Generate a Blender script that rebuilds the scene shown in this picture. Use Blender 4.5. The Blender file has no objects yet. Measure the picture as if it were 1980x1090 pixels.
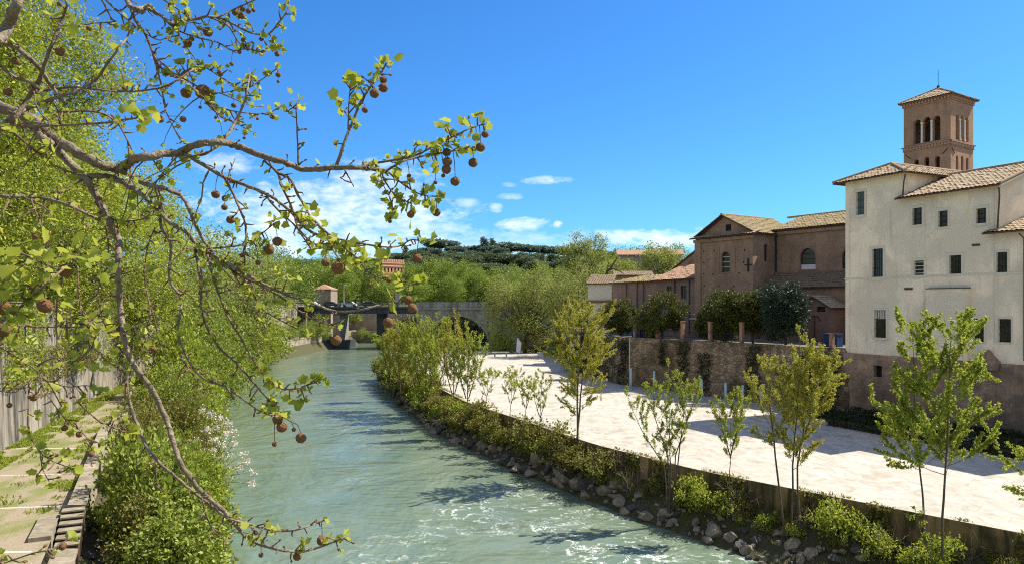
import bpy, bmesh, math, random
import numpy as np
from mathutils import Vector, noise as mnoise
R = math.radians
F, CX, HY, H = 1430.0, 990.0, 588.0, 12.0
scene = bpy.context.scene
COL = scene.collection
RNG = np.random.default_rng(7)
random.seed(7)


def P(px, py, d):
    """pixel at a given distance -> point in the world"""
    return np.array([(px - CX) / F * d, d, H - (py - HY) / F * d])


def G(px, py, z):
    """pixel of something standing on level z -> point in the world"""
    return P(px, py, (H - z) * F / (py - HY))


def unit(v):
    v = np.asarray(v, float)
    return v / (np.linalg.norm(v) + 1e-12)


# ---------------------------------------------------------------- objects
def tag(o, label=None, cat=None, group=None, kind=None):
    if label: o['label'] = label
    if cat: o['category'] = cat
    if group: o['group'] = group
    if kind: o['kind'] = kind
    return o


def thing(name, label, cat, loc=(0, 0, 0), group=None):
    o = bpy.data.objects.new(name, None)
    COL.objects.link(o)
    o.empty_display_size = 0.3
    o.location = [float(c) for c in loc]
    return tag(o, label, cat, group)


def kids(o):
    return [c for c in bpy.data.objects if c.parent == o]


def copy_tree(o, parent=None, ch=None):
    if ch is None:
        ch = {}
        for c in bpy.data.objects:
            if c.parent: ch.setdefault(c.parent.name, []).append(c)
    n = o.copy()
    COL.objects.link(n)
    n.parent = parent
    for c in ch.get(o.name, []):
        copy_tree(c, n, ch)
    return n


def root_loc(o):
    if o is None: return np.zeros(3)
    while o.parent is not None: o = o.parent
    return np.array(o.location)


def link_mesh(name, me, mat, parent=None):
    o = bpy.data.objects.new(name, me)
    COL.objects.link(o)
    if mat is not None: me.materials.append(mat)
    if parent is not None: o.parent = parent
    return o


def np_mesh(name, verts, faces, mat, parent=None, smooth=False, tint=None, uv=False, local=False):
    """verts Nx3 in world space, faces an MxK array or a list of tuples"""
    verts = np.asarray(verts, float)
    wv = verts
    if not local: verts = verts - root_loc(parent)
    me = bpy.data.meshes.new(name)
    if isinstance(faces, np.ndarray):
        m, k = faces.shape
        me.vertices.add(len(verts))
        me.vertices.foreach_set('co', verts.astype(np.float32).ravel())
        me.loops.add(m * k)
        me.loops.foreach_set('vertex_index', faces.astype(np.int32).ravel())
        me.polygons.add(m)
        me.polygons.foreach_set('loop_start', np.arange(0, m * k, k, dtype=np.int32))
        me.update(calc_edges=True)
    else:
        me.from_pydata([tuple(v) for v in verts], [], faces)
        me.update()
    if smooth: me.polygons.foreach_set('use_smooth', np.ones(len(me.polygons), bool))
    if tint is not None:
        a = me.attributes.new('tint', 'FLOAT', 'POINT')
        a.data.foreach_set('value', np.asarray(tint, np.float32))
    if uv:
        nl = len(me.loops)
        li = np.empty(nl, np.int32); me.loops.foreach_get('vertex_index', li)
        npol = len(me.polygons)
        nrm = np.empty(npol * 3, np.float32); me.polygons.foreach_get('normal', nrm); nrm = nrm.reshape(-1, 3)
        tot = np.empty(npol, np.int32); me.polygons.foreach_get('loop_total', tot)
        nr = np.repeat(nrm, tot, axis=0)
        p = wv[li]
        hx = np.stack([-nr[:, 1], nr[:, 0]], 1); hl = np.linalg.norm(hx, axis=1, keepdims=True); hx = hx / np.maximum(hl, 1e-6)
        flat = np.abs(nr[:, 2]) > .75
        u = np.where(flat, p[:, 0], (p[:, :2] * hx).sum(1)); v = np.where(flat, p[:, 1], p[:, 2])
        lay = me.uv_layers.new(name='UVMap')
        lay.data.foreach_set('uv', np.stack([u, v], 1).astype(np.float32).ravel())
    return link_mesh(name, me, mat, parent)


class MB:
    def __init__(s):
        s.v, s.f, s.t = [], [], []

    def add(s, vs, fs, tint=0.5):
        b = len(s.v)
        s.v.extend([tuple(map(float, p)) for p in vs])
        s.t.extend([tint] * len(vs))
        s.f.extend([tuple(b + i for i in f) for f in fs])
        return s

    def obox(s, c, u, w, hu, hw, z0, z1):
        """oriented box: centre c (x, y), horizontal axes u and w with half sizes, from z0 to z1"""
        c = np.asarray(c[:2], float); u = np.asarray(u[:2], float); w = np.asarray(w[:2], float)
        q = [c - u * hu - w * hw, c + u * hu - w * hw, c + u * hu + w * hw, c - u * hu + w * hw]
        if u[0] * w[1] - u[1] * w[0] < 0: q = q[::-1]
        vs = [(p[0], p[1], z0) for p in q] + [(p[0], p[1], z1) for p in q]
        return s.add(vs, [(3, 2, 1, 0), (4, 5, 6, 7), (0, 1, 5, 4), (1, 2, 6, 5), (2, 3, 7, 6), (3, 0, 4, 7)])

    def box(s, x0, x1, y0, y1, z0, z1):
        return s.obox(((x0 + x1) / 2, (y0 + y1) / 2), (1, 0), (0, 1), abs(x1 - x0) / 2, abs(y1 - y0) / 2, z0, z1)

    def tube(s, pts, rad, n=6, cap=True, tint=0.5):
        pts = [np.asarray(p, float) for p in pts]
        k = len(pts)
        if np.isscalar(rad): rad = [rad] * k
        vs, fs = [], []
        ref = None
        for i in range(k):
            t = unit(pts[min(i + 1, k - 1)] - pts[max(i - 1, 0)])
            if ref is None:
                ref = np.cross(t, (0, 0, 1.) if abs(t[2]) < .9 else (1., 0, 0))
            a = unit(ref - t * np.dot(ref, t)); b = np.cross(t, a); ref = a
            for j in range(n):
                an = 2 * math.pi * j / n
                vs.append(pts[i] + rad[i] * (math.cos(an) * a + math.sin(an) * b))
        for i in range(k - 1):
            for j in range(n):
                j2 = (j + 1) % n
                fs.append((i * n + j, i * n + j2, (i + 1) * n + j2, (i + 1) * n + j))
        if cap:
            fs.append(tuple(range(n))[::-1]); fs.append(tuple((k - 1) * n + j for j in range(n)))
        return s.add(vs, fs, tint)

    def build(s, name, mat, parent=None, smooth=False, uv=False, local=False, tint=False):
        if not s.v: return None
        return np_mesh(name, np.array(s.v), s.f, mat, parent, smooth, s.t if tint else None, uv, local)


def struct(o):
    o['kind'] = 'structure'
    return o


# ---------------------------------------------------------------- materials
class NT:
    def __init__(s, tree): s.t = tree
    def n(s, typ, ins=None, **props):
        nd = s.t.nodes.new(typ)
        for k, v in props.items(): setattr(nd, k, v)
        for k, v in (ins or {}).items():
            sock = nd.inputs[k]
            if isinstance(v, bpy.types.NodeSocket): s.t.links.new(v, sock)
            else: sock.default_value = v
        return nd
    def link(s, a, b): s.t.links.new(a, b)
    def math(s, op, a, b=0.0, c=0.0, clamp=False):
        nd = s.n('ShaderNodeMath', {0: a, 1: b, 2: c}, operation=op); nd.use_clamp = clamp
        return nd.outputs[0]
    def noise(s, vec, scale, detail=4, rough=.55, dist=0.0):
        return s.n('ShaderNodeTexNoise', {'Vector': vec, 'Scale': scale, 'Detail': detail, 'Roughness': rough, 'Distortion': dist}).outputs[0]
    def mapr(s, v, a, b, c=0.0, d=1.0):
        return s.n('ShaderNodeMapRange', {0: v, 1: a, 2: b, 3: c, 4: d}, clamp=True).outputs[0]
    def mix(s, f, a, b, mode='MIX'):
        nd = s.n('ShaderNodeMix', data_type='RGBA', blend_type=mode)
        for i, v in ((0, f), (6, a), (7, b)):
            if isinstance(v, bpy.types.NodeSocket): s.t.links.new(v, nd.inputs[i])
            else: nd.inputs[i].default_value = v if i == 0 else (tuple(v) + (1,))[:4]
        return nd.outputs[2]
    def scale(s, vec, sx, sy, sz):
        return s.n('ShaderNodeMapping', {0: vec, 3: (sx, sy, sz)}).outputs[0]
    def bump(s, h, strength=.3, dist=.05):
        return s.n('ShaderNodeBump', {'Strength': strength, 'Distance': dist, 'Height': h}).outputs[0]


def new_mat(name):
    m = bpy.data.materials.new(name)
    m.use_nodes = True
    nt = NT(m.node_tree)
    b = m.node_tree.nodes['Principled BSDF']
    b.inputs['Specular IOR Level'].default_value = .25
    b.inputs['Roughness'].default_value = .85
    obj = nt.n('ShaderNodeTexCoord').outputs['Object']
    geo = nt.n('ShaderNodeNewGeometry').outputs['Position']
    return m, nt, b, obj, geo


def simple(name, col, rough=.8, var=.25, scale=3.0, spec=.25, metal=0.0):
    m, nt, b, obj, geo = new_mat(name)
    n = nt.noise(geo, scale, 5)
    d = tuple(c * (1 - var) for c in col); e = tuple(min(1, c * (1 + var)) for c in col)
    nt.link(nt.mix(n, d, e), b.inputs['Base Color'])
    b.inputs['Roughness'].default_value = rough
    b.inputs['Specular IOR Level'].default_value = spec
    b.inputs['Metallic'].default_value = metal
    return m


def leaf_mat(name, c1, c2, trans=.4, c3=None):
    m, nt, b, obj, geo = new_mat(name)
    if name not in ('white_blossom', 'pine_needles'):
        c1 = (c1[0] * .82, c1[1] * .86, c1[2] * .85); c2 = (c2[0] * .86, c2[1] * .88, c2[2] * .85)
    t = nt.n('ShaderNodeAttribute', attribute_name='tint').outputs['Fac']
    col = nt.mix(t, c1, c2)
    if c3: col = nt.mix(nt.mapr(t, .88, .92), col, c3)
    nt.link(col, b.inputs['Base Color'])
    b.inputs['Roughness'].default_value = .55
    b.inputs['Specular IOR Level'].default_value = .3
    tr = nt.n('ShaderNodeBsdfTranslucent', {'Color': nt.mix(.35, col, (.55, .6, .03))})
    nt.link(nt.mix(.0, col, col), tr.inputs['Color'])
    mx = nt.n('ShaderNodeMixShader', {0: trans, 1: b.outputs[0], 2: tr.outputs[0]})
    nt.link(mx.outputs[0], m.node_tree.nodes['Material Output'].inputs['Surface'])
    return m


def brick_mat(name, c1, c2, stain, bw=.28, bh=.075, stain_amt=.6, mortar=(.3, .25, .19), lo=.38, hi=.7):
    m, nt, b, obj, geo = new_mat(name)
    uv = nt.n('ShaderNodeTexCoord').outputs['UV']
    br = nt.n('ShaderNodeTexBrick', {'Vector': uv, 'Color1': c1 + (1,), 'Color2': c2 + (1,), 'Mortar': mortar + (1,), 'Scale': 1.0,
                                     'Mortar Size': .010, 'Mortar Smooth': .3, 'Bias': 0.0, 'Brick Width': bw, 'Row Height': bh})
    big = nt.noise(geo, .35, 6, .62)
    mid = nt.noise(geo, 1.7, 6, .65)
    streak = nt.noise(nt.scale(geo, 1.2, 1.2, .12), 1.0, 5, .6)
    col = nt.mix(nt.mapr(mid, .35, .7, 0, .45), br.outputs[0], tuple(min(1, c * 1.45) for c in c2))
    col = nt.mix(nt.math('MULTIPLY', nt.mapr(big, lo, hi), stain_amt), col, stain)
    col = nt.mix(nt.math('MULTIPLY', nt.mapr(streak, .52, .75), stain_amt * .7), col, tuple(c * .45 for c in stain))
    nt.link(col, b.inputs['Base Color'])
    nt.link(nt.bump(nt.math('ADD', nt.math('MULTIPLY', br.outputs[1], -.5), mid), .5, .03), b.inputs['Normal'])
    b.inputs['Roughness'].default_value = .93
    return m


def tile_mat(name, c1, c2, lichen, amt=.5):
    m, nt, b, obj, geo = new_mat(name)
    t = nt.n('ShaderNodeAttribute', attribute_name='tint').outputs['Fac']
    col = nt.mix(t, c1, c2)
    col = nt.mix(nt.math('MULTIPLY', nt.mapr(nt.noise(geo, .9, 6, .65), .4, .68), amt), col, lichen)
    col = nt.mix(nt.mapr(nt.noise(geo, 5, 4, .6), .55, .75, 0, .6), col, tuple(c * .35 for c in c1))
    nt.link(col, b.inputs['Base Color'])
    b.inputs['Roughness'].default_value = .9
    return m


M = {}
def rubble_mat():
    m, nt, b, obj, geo = new_mat('rubble_masonry')
    sv = nt.scale(geo, 1, 1, 1.7)
    vo = nt.n('ShaderNodeTexVoronoi', {'Vector': sv, 'Scale': 2.4, 'Randomness': .9})
    ed = nt.n('ShaderNodeTexVoronoi', {'Vector': sv, 'Scale': 2.4, 'Randomness': .9}, feature='DISTANCE_TO_EDGE').outputs[0]
    val = nt.n('ShaderNodeSeparateXYZ', {0: vo.outputs['Color']}).outputs[0]
    col = nt.mix(val, (.22, .155, .095), (.45, .335, .215))
    col = nt.mix(nt.mapr(ed, 0, .07, .75, 0), col, (.10, .075, .045))
    big = nt.noise(geo, .33, 6, .66, .5)
    col = nt.mix(nt.mapr(big, .47, .60, 0, .9), col, nt.mix(nt.noise(geo, 4, 5, .7), (.05, .045, .02), (.17, .12, .06)))
    col = nt.mix(nt.mapr(nt.noise(geo, .6, 5, .6), .55, .68, 0, .7), col, (.33, .215, .13))
    nt.link(col, b.inputs['Base Color'])
    nt.link(nt.bump(nt.math('ADD', nt.math('MULTIPLY', nt.mapr(ed, 0, .15), .8), nt.noise(geo, 6, 5, .7)), .9, .09), b.inputs['Normal'])
    b.inputs['Roughness'].default_value = .95
    return m


M['retain'] = rubble_mat()
M['brick_church'] = brick_mat('church_brick', (.33, .185, .11), (.41, .245, .15), (.18, .12, .08), stain_amt=.6)
M['brick_tower'] = brick_mat('tower_brick', (.35, .19, .105), (.44, .26, .155), (.23, .145, .095), stain_amt=.5)
M['brick_base'] = brick_mat('base_brick', (.30, .19, .125), (.44, .30, .20), (.13, .095, .065), bw=.55, bh=.16, stain_amt=.85, lo=.4, hi=.6)
M['pink'] = brick_mat('chapel_render', (.3, .17, .125), (.31, .18, .13), (.2, .12, .09), bw=3, bh=3, mortar=(.3, .17, .125))
M['rose'] = brick_mat('church_render', (.30, .19, .14), (.29, .185, .135), (.15, .11, .085), bw=3, bh=3, mortar=(.24, .165, .13))
M['tile'] = tile_mat('roof_tile', (.33, .235, .15), (.50, .385, .25), (.38, .31, .165), .6)
M['tile_green'] = tile_mat('mossy_tile', (.26, .19, .105), (.38, .285, .16), (.26, .225, .08), .8)
M['tile_dark'] = tile_mat('dark_brown_tile', (.20, .14, .09), (.27, .20, .12), (.17, .15, .06), .4)  # darker olive brown tile for the aisle and pale house roofs
M['tile_orange'] = tile_mat('orange_tile', (.36, .2, .12), (.46, .28, .18), (.36, .27, .17), .4)
M['eave'] = simple('eave_timber', (.10, .06, .04), .9, .3)
M['frame'] = simple('window_surround', (.68, .61, .47), .85, .12, 2)
M['shutter'] = simple('green_shutter', (.10, .14, .12), .6)
M['iron'] = simple('dark_iron', (.03, .028, .026), .6, .2)
M['marble'] = simple('marble', (.7, .67, .6), .6, .2, 6)
M['brick_pale'] = simple('bracket_brick', (.46, .30, .19), .9, .35, 8)
M['dark'] = simple('dark_inside', (.02, .017, .014), .95, .3)
M['steel'] = simple('bridge_steel', (.05, .055, .06), .6, .3, 2)
M['post_blue'] = simple('pale_blue_paint', (.42, .58, .62), .5, .15)
M['post_red'] = simple('terracotta_pillar', (.33, .19, .12), .9, .3)
M['white'] = simple('white_paint', (.78, .77, .74), .6, .05)
M['tarp'] = simple('blue_tarp', (.02, .04, .13), .5, .3)
M['bag'] = simple('blue_plastic', (.06, .22, .5), .35, .3, 20)
M['wood_bench'] = simple('grey_bench', (.4, .38, .33), .8, .2)


def glass_mat():
    m, nt, b, obj, geo = new_mat('window_glass')
    n = nt.noise(geo, 2.2, 4)
    nt.link(nt.mix(nt.mapr(n, .35, .7), (.012, .014, .014), (.05, .05, .035)), b.inputs['Base Color'])
    b.inputs['Roughness'].default_value = .12
    b.inputs['Specular IOR Level'].default_value = .5
    return m


M['glass'] = glass_mat()


def stucco_mat():
    m, nt, b, obj, geo = new_mat('cream_stucco')
    big = nt.noise(geo, .28, 7, .62, .6)
    mid = nt.noise(geo, 1.1, 6, .65)
    streak = nt.noise(nt.scale(geo, 1.6, 1.6, .16), 1.0, 6, .65)
    col = nt.mix(nt.mapr(big, .44, .58), (.96, .80, .57), (.74, .63, .46))
    col = nt.mix(nt.mapr(mid, .5, .72, 0, .5), col, (.74, .63, .42))
    col = nt.mix(nt.mapr(streak, .56, .78, 0, .7), col, (.40, .32, .21))
    col = nt.mix(nt.mapr(nt.noise(geo, .55, 5, .7, 1.5), .6, .72, 0, .6), col, (.56, .44, .30))
    nt.link(col, b.inputs['Base Color'])
    nt.link(nt.bump(mid, .25, .04), b.inputs['Normal'])
    b.inputs['Roughness'].default_value = .95
    return m


M['stucco'] = stucco_mat()


def stone_mat(name, c1, c2, dark, streaks=.8, lo=.45, hi=.6, block=True):
    m, nt, b, obj, geo = new_mat(name)
    uv = nt.n('ShaderNodeTexCoord').outputs['UV']
    big = nt.noise(geo, .4, 6, .6)
    streak = nt.math('ADD', nt.math('MULTIPLY', nt.noise(nt.scale(geo, .8, .8, .09), 1.0, 7, .66, 1.6), .7), nt.math('MULTIPLY', nt.noise(nt.scale(geo, .3, .3, .22), 1.0, 6, .65, .8), .3))
    fine = nt.noise(geo, 6, 5, .65)
    col = nt.mix(nt.mapr(big, .35, .68), c1, c2)
    col = nt.mix(nt.mapr(fine, .4, .75, 0, .4), col, tuple(c * .6 for c in c1))
    if block:
        br = nt.n('ShaderNodeTexBrick', {'Vector': uv, 'Color1': (1, 1, 1, 1), 'Color2': (.82, .8, .78, 1), 'Mortar': (.5, .48, .45, 1), 'Scale': 1.0,
                                         'Mortar Size': .015, 'Brick Width': 1.4, 'Row Height': .6})
        col = nt.mix(1.0, col, br.outputs[0], 'MULTIPLY')
    col = nt.mix(nt.mapr(streak, lo, hi, 0, streaks), col, dark)
    nt.link(col, b.inputs['Base Color'])
    nt.link(nt.bump(nt.math('ADD', fine, big), .5, .05), b.inputs['Normal'])
    b.inputs['Roughness'].default_value = .95
    return m


M['travertine'] = stone_mat('stained_travertine', (.37, .325, .255), (.24, .21, .165), (.04, .036, .028), .93, .44, .60, block=False)
M['bridge_stone'] = stone_mat('bridge_stone', (.42, .38, .32), (.3, .27, .23), (.09, .08, .07), .7)
M['quay_stone'] = stone_mat('quay_stone', (.42, .36, .27), (.33, .28, .19), (.12, .11, .06), .5)
M['coping'] = stone_mat('coping_stone', (.44, .38, .28), (.33, .29, .21), (.14, .12, .08), .7, .42, .6)
M['island_wall'] = stone_mat('mossy_concrete', (.36, .24, .11), (.10, .09, .03), (.03, .03, .012), .85, .47, .58, block=False)
M['far_wall'] = stone_mat('far_quay_wall', (.4, .33, .25), (.33, .27, .2), (.2, .16, .12), .5)


def platform_mat():
    m, nt, b, obj, geo = new_mat('pale_paving')
    n1 = nt.noise(geo, .16, 6, .6, .5); n2 = nt.noise(nt.scale(geo, 1, .6, 1), 1.3, 7, .72, .8); n3 = nt.noise(geo, 9, 4, .6)
    col = nt.mix(nt.mapr(n1, .3, .7), (.49, .445, .365), (.585, .54, .455))
    col = nt.mix(nt.mapr(n2, .42, .66, 0, .85), col, (.30, .26, .20))
    col = nt.mix(nt.mapr(n3, .5, .8, 0, .5), col, (.29, .26, .215))
    vo = nt.n('ShaderNodeTexVoronoi', {'Vector': geo, 'Scale': 1.6}, feature='DISTANCE_TO_EDGE').outputs[0]
    col = nt.mix(nt.mapr(vo, .0, .03, .22, 0), col, (.3, .27, .22))
    rot = nt.n('ShaderNodeMapping', {0: geo, 2: (0, 0, R(42))}).outputs[0]
    jt = nt.n('ShaderNodeTexBrick', {'Vector': rot, 'Color1': (1, 1, 1, 1), 'Color2': (.88, .87, .86, 1), 'Mortar': (.62, .58, .52, 1), 'Scale': 1.0, 'Mortar Size': .03, 'Mortar Smooth': .6, 'Brick Width': 2.6, 'Row Height': 1.7})
    col = nt.mix(.5, col, jt.outputs[0], 'MULTIPLY')
    stn = nt.noise(nt.scale(geo, .5, 1.1, 1), .35, 7, .7, 1.4)
    col = nt.mix(nt.mapr(stn, .54, .68, 0, .55), col, (.27, .24, .195))
    nt.link(col, b.inputs['Base Color'])
    nt.link(nt.bump(nt.math('ADD', n3, n2), .4, .03), b.inputs['Normal'])
    return m


def path_mat():
    m, nt, b, obj, geo = new_mat('cobbled_path')
    n1 = nt.noise(nt.scale(geo, 1, .45, 1), .5, 6, .62); n2 = nt.noise(geo, 12, 4, .7); n3 = nt.noise(geo, 2.2, 5, .65)
    col = nt.mix(n2, (.24, .19, .125), (.38, .31, .22))
    col = nt.mix(nt.mapr(n1, .46, .58, 0, .8), col, (.15, .18, .03))
    col = nt.mix(nt.mapr(n3, .55, .7, 0, .5), col, (.36, .31, .24))
    vo = nt.n('ShaderNodeTexVoronoi', {'Vector': geo, 'Scale': 8.0}, feature='DISTANCE_TO_EDGE').outputs[0]
    col = nt.mix(nt.mapr(vo, 0, .08, .45, 0), col, (.1, .09, .04))
    nt.link(col, b.inputs['Base Color'])
    nt.link(nt.bump(nt.math('ADD', n2, vo), .6, .03), b.inputs['Normal'])
    return m


def soil_mat(name, c1, c2, c3, sc=.8):
    m, nt, b, obj, geo = new_mat(name)
    n1 = nt.noise(geo, sc, 6, .65); n2 = nt.noise(geo, sc * 9, 5, .7)
    col = nt.mix(nt.mapr(n1, .38, .62), c1, c2)
    col = nt.mix(nt.mapr(n2, .5, .7), col, c3)
    nt.link(col, b.inputs['Base Color'])
    nt.link(nt.bump(n2, .8, .1), b.inputs['Normal'])
    return m


M['platform'] = platform_mat()
M['path'] = path_mat()
M['soil'] = soil_mat('bank_soil', (.07, .055, .03), (.06, .07, .02), (.13, .11, .07))
M['street'] = soil_mat('street_ground', (.2, .18, .15), (.12, .12, .06), (.25, .23, .2), .3)
M['hill'] = soil_mat('hill_cover', (.05, .065, .02), (.07, .08, .03), (.035, .05, .02), .1)
M['rock'] = soil_mat('grey_rock', (.33, .27, .19), (.17, .14, .10), (.50, .43, .33), 2.0)
M['rock_dark'] = soil_mat('dark_rock', (.1, .095, .09), (.07, .065, .06), (.2, .19, .18), 2.0)
M['paving_strip'] = simple('pale_strip', (.50, .45, .36), .9, .2, 3)


def water_mat():
    m, nt, b, obj, geo = new_mat('river_water')
    sv = nt.scale(geo, 1.0, .42, 1)
    a = nt.noise(sv, .08, 5, .6, .8); c = nt.noise(nt.scale(geo, .55, 1.0, 1), .9, 5, .6, 1.2)
    c2 = nt.noise(nt.scale(geo, .5, 1.1, 1), .28, 4, .6, 1.0)
    f = nt.noise(nt.scale(geo, .6, 1.1, 1), 3.2, 4, .62, .6)
    col = nt.mix(nt.mapr(a, .35, .65), (.118, .172, .115), (.165, .205, .138))
    # foam: thin broken curls where the current is rough
    warp = nt.noise(geo, .5, 4, .6, .0)
    fw = nt.n('ShaderNodeVectorMath', {0: geo, 1: nt.n('ShaderNodeCombineXYZ', {0: nt.math('MULTIPLY', warp, 2.5), 1: nt.math('MULTIPLY', f, .8), 2: 0.0}).outputs[0]}, operation='ADD').outputs[0]
    ridge = nt.math('ABSOLUTE', nt.math('SUBTRACT', nt.noise(nt.scale(fw, .8, 1.0, 1), .55, 5, .62, 1.2), .5))
    line = nt.mapr(ridge, .0, .022, 1, 0)
    sep = nt.n('ShaderNodeSeparateXYZ', {0: geo})
    near = nt.mapr(sep.outputs[1], 34, 64, 1, 0)
    mid = nt.mapr(sep.outputs[0], -12, -2, .0, 1)
    patch = nt.noise(geo, .16, 4, .65, .4)
    patch = nt.mapr(nt.math('ADD', patch, nt.math('MULTIPLY', nt.math('MULTIPLY', near, mid), .22)), .63, .76)
    grain = nt.mapr(nt.noise(geo, 3.5, 3, .7), .36, .54)
    foam = nt.math('MULTIPLY', nt.math('MULTIPLY', line, patch), grain)
    col = nt.mix(foam, col, (.85, .87, .85))
    nt.link(col, b.inputs['Base Color'])
    nt.link(nt.mapr(foam, 0, 1, .07, .7), b.inputs['Roughness'])
    b.inputs['IOR'].default_value = 1.33
    b.inputs['Specular IOR Level'].default_value = .42
    h = nt.math('ADD', nt.math('MULTIPLY', c, .75), nt.math('MULTIPLY', f, .12))
    h = nt.math('ADD', h, nt.math('MULTIPLY', c2, 2.2))
    calm = nt.mapr(nt.noise(nt.scale(geo, 1.0, .6, 1), .11, 4, .6, .8), .36, .62, .3, 1.0)
    h = nt.math('MULTIPLY', h, calm)
    nt.link(nt.bump(h, 1.0, .19), b.inputs['Normal'])
    return m


M['water'] = water_mat()


def bark_mat(name, c1, c2, c3, sc=6.0):
    m, nt, b, obj, geo = new_mat(name)
    n = nt.noise(obj, sc, 5, .6); n2 = nt.noise(obj, sc * 4, 4, .6)
    col = nt.mix(nt.mapr(n, .4, .62), c1, c2)
    col = nt.mix(nt.mapr(n2, .55, .7), col, c3)
    nt.link(col, b.inputs['Base Color'])
    nt.link(nt.bump(nt.math('ADD', n, n2), .6, .02), b.inputs['Normal'])
    return m


M['bark'] = bark_mat('tree_bark', (.10, .075, .05), (.15, .115, .08), (.06, .045, .03), 3)
M['bark_plane'] = bark_mat('plane_bark', (.27, .215, .145), (.17, .13, .085), (.085, .06, .038), 18)
M['twig'] = bark_mat('plane_twig', (.16, .105, .065), (.22, .16, .10), (.09, .055, .035), 22)
M['lf_plane'] = leaf_mat('plane_leaf', (.25, .29, .03), (.55, .58, .07), .38)
M['lf_near'] = leaf_mat('young_plane_leaf', (.34, .38, .04), (.56, .56, .07), .5)
M['lf_sapling'] = leaf_mat('olive_green_leaf', (.36, .34, .045), (.62, .56, .09), .45)
M['lf_bright'] = leaf_mat('bright_green_leaf', (.30, .35, .04), (.54, .56, .08), .48)
M['lf_shrub'] = leaf_mat('shrub_leaf', (.20, .26, .025), (.48, .52, .06), .38)
M['lf_lower'] = leaf_mat('lower_shrub_leaf', (.16, .22, .025), (.44, .48, .08), .35)
M['lf_bank'] = leaf_mat('bank_shrub_leaf', (.14, .14, .025), (.36, .32, .07), .38)
M['lf_row'] = leaf_mat('row_tree_leaf', (.15, .225, .03), (.38, .45, .06), .34)
M['lf_mid'] = leaf_mat('mid_tree_leaf', (.24, .265, .05), (.45, .46, .10), .42)
M['lf_pine'] = leaf_mat('pine_needles', (.085, .14, .10), (.19, .26, .17), .2)
M['lf_slope'] = leaf_mat('slope_evergreen', (.08, .125, .07), (.22, .26, .12), .25)
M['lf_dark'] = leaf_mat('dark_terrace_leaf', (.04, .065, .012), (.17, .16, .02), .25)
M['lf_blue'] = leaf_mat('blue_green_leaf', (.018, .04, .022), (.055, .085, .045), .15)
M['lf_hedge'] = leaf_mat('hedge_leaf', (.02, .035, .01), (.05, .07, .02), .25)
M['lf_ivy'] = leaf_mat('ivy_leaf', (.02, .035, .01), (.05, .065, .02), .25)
M['blossom'] = leaf_mat('white_blossom', (.66, .56, .47), (.88, .80, .70), .3)
M['grass'] = leaf_mat('grass_blade', (.24, .32, .03), (.44, .48, .07), .45)
M['fruit'] = bark_mat('seed_ball_brown', (.24, .115, .045), (.36, .19, .08), (.09, .04, .018), 90)
# ================================================================ sky, sun, camera
SUN_H = (.785, .285)
SUN_EL = math.atan(1.0 / math.hypot(*SUN_H))
SUN_AZ = math.atan2(SUN_H[0], SUN_H[1])
SUN_DIR = Vector((math.sin(SUN_AZ) * math.cos(SUN_EL), math.cos(SUN_AZ) * math.cos(SUN_EL), math.sin(SUN_EL)))


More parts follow.
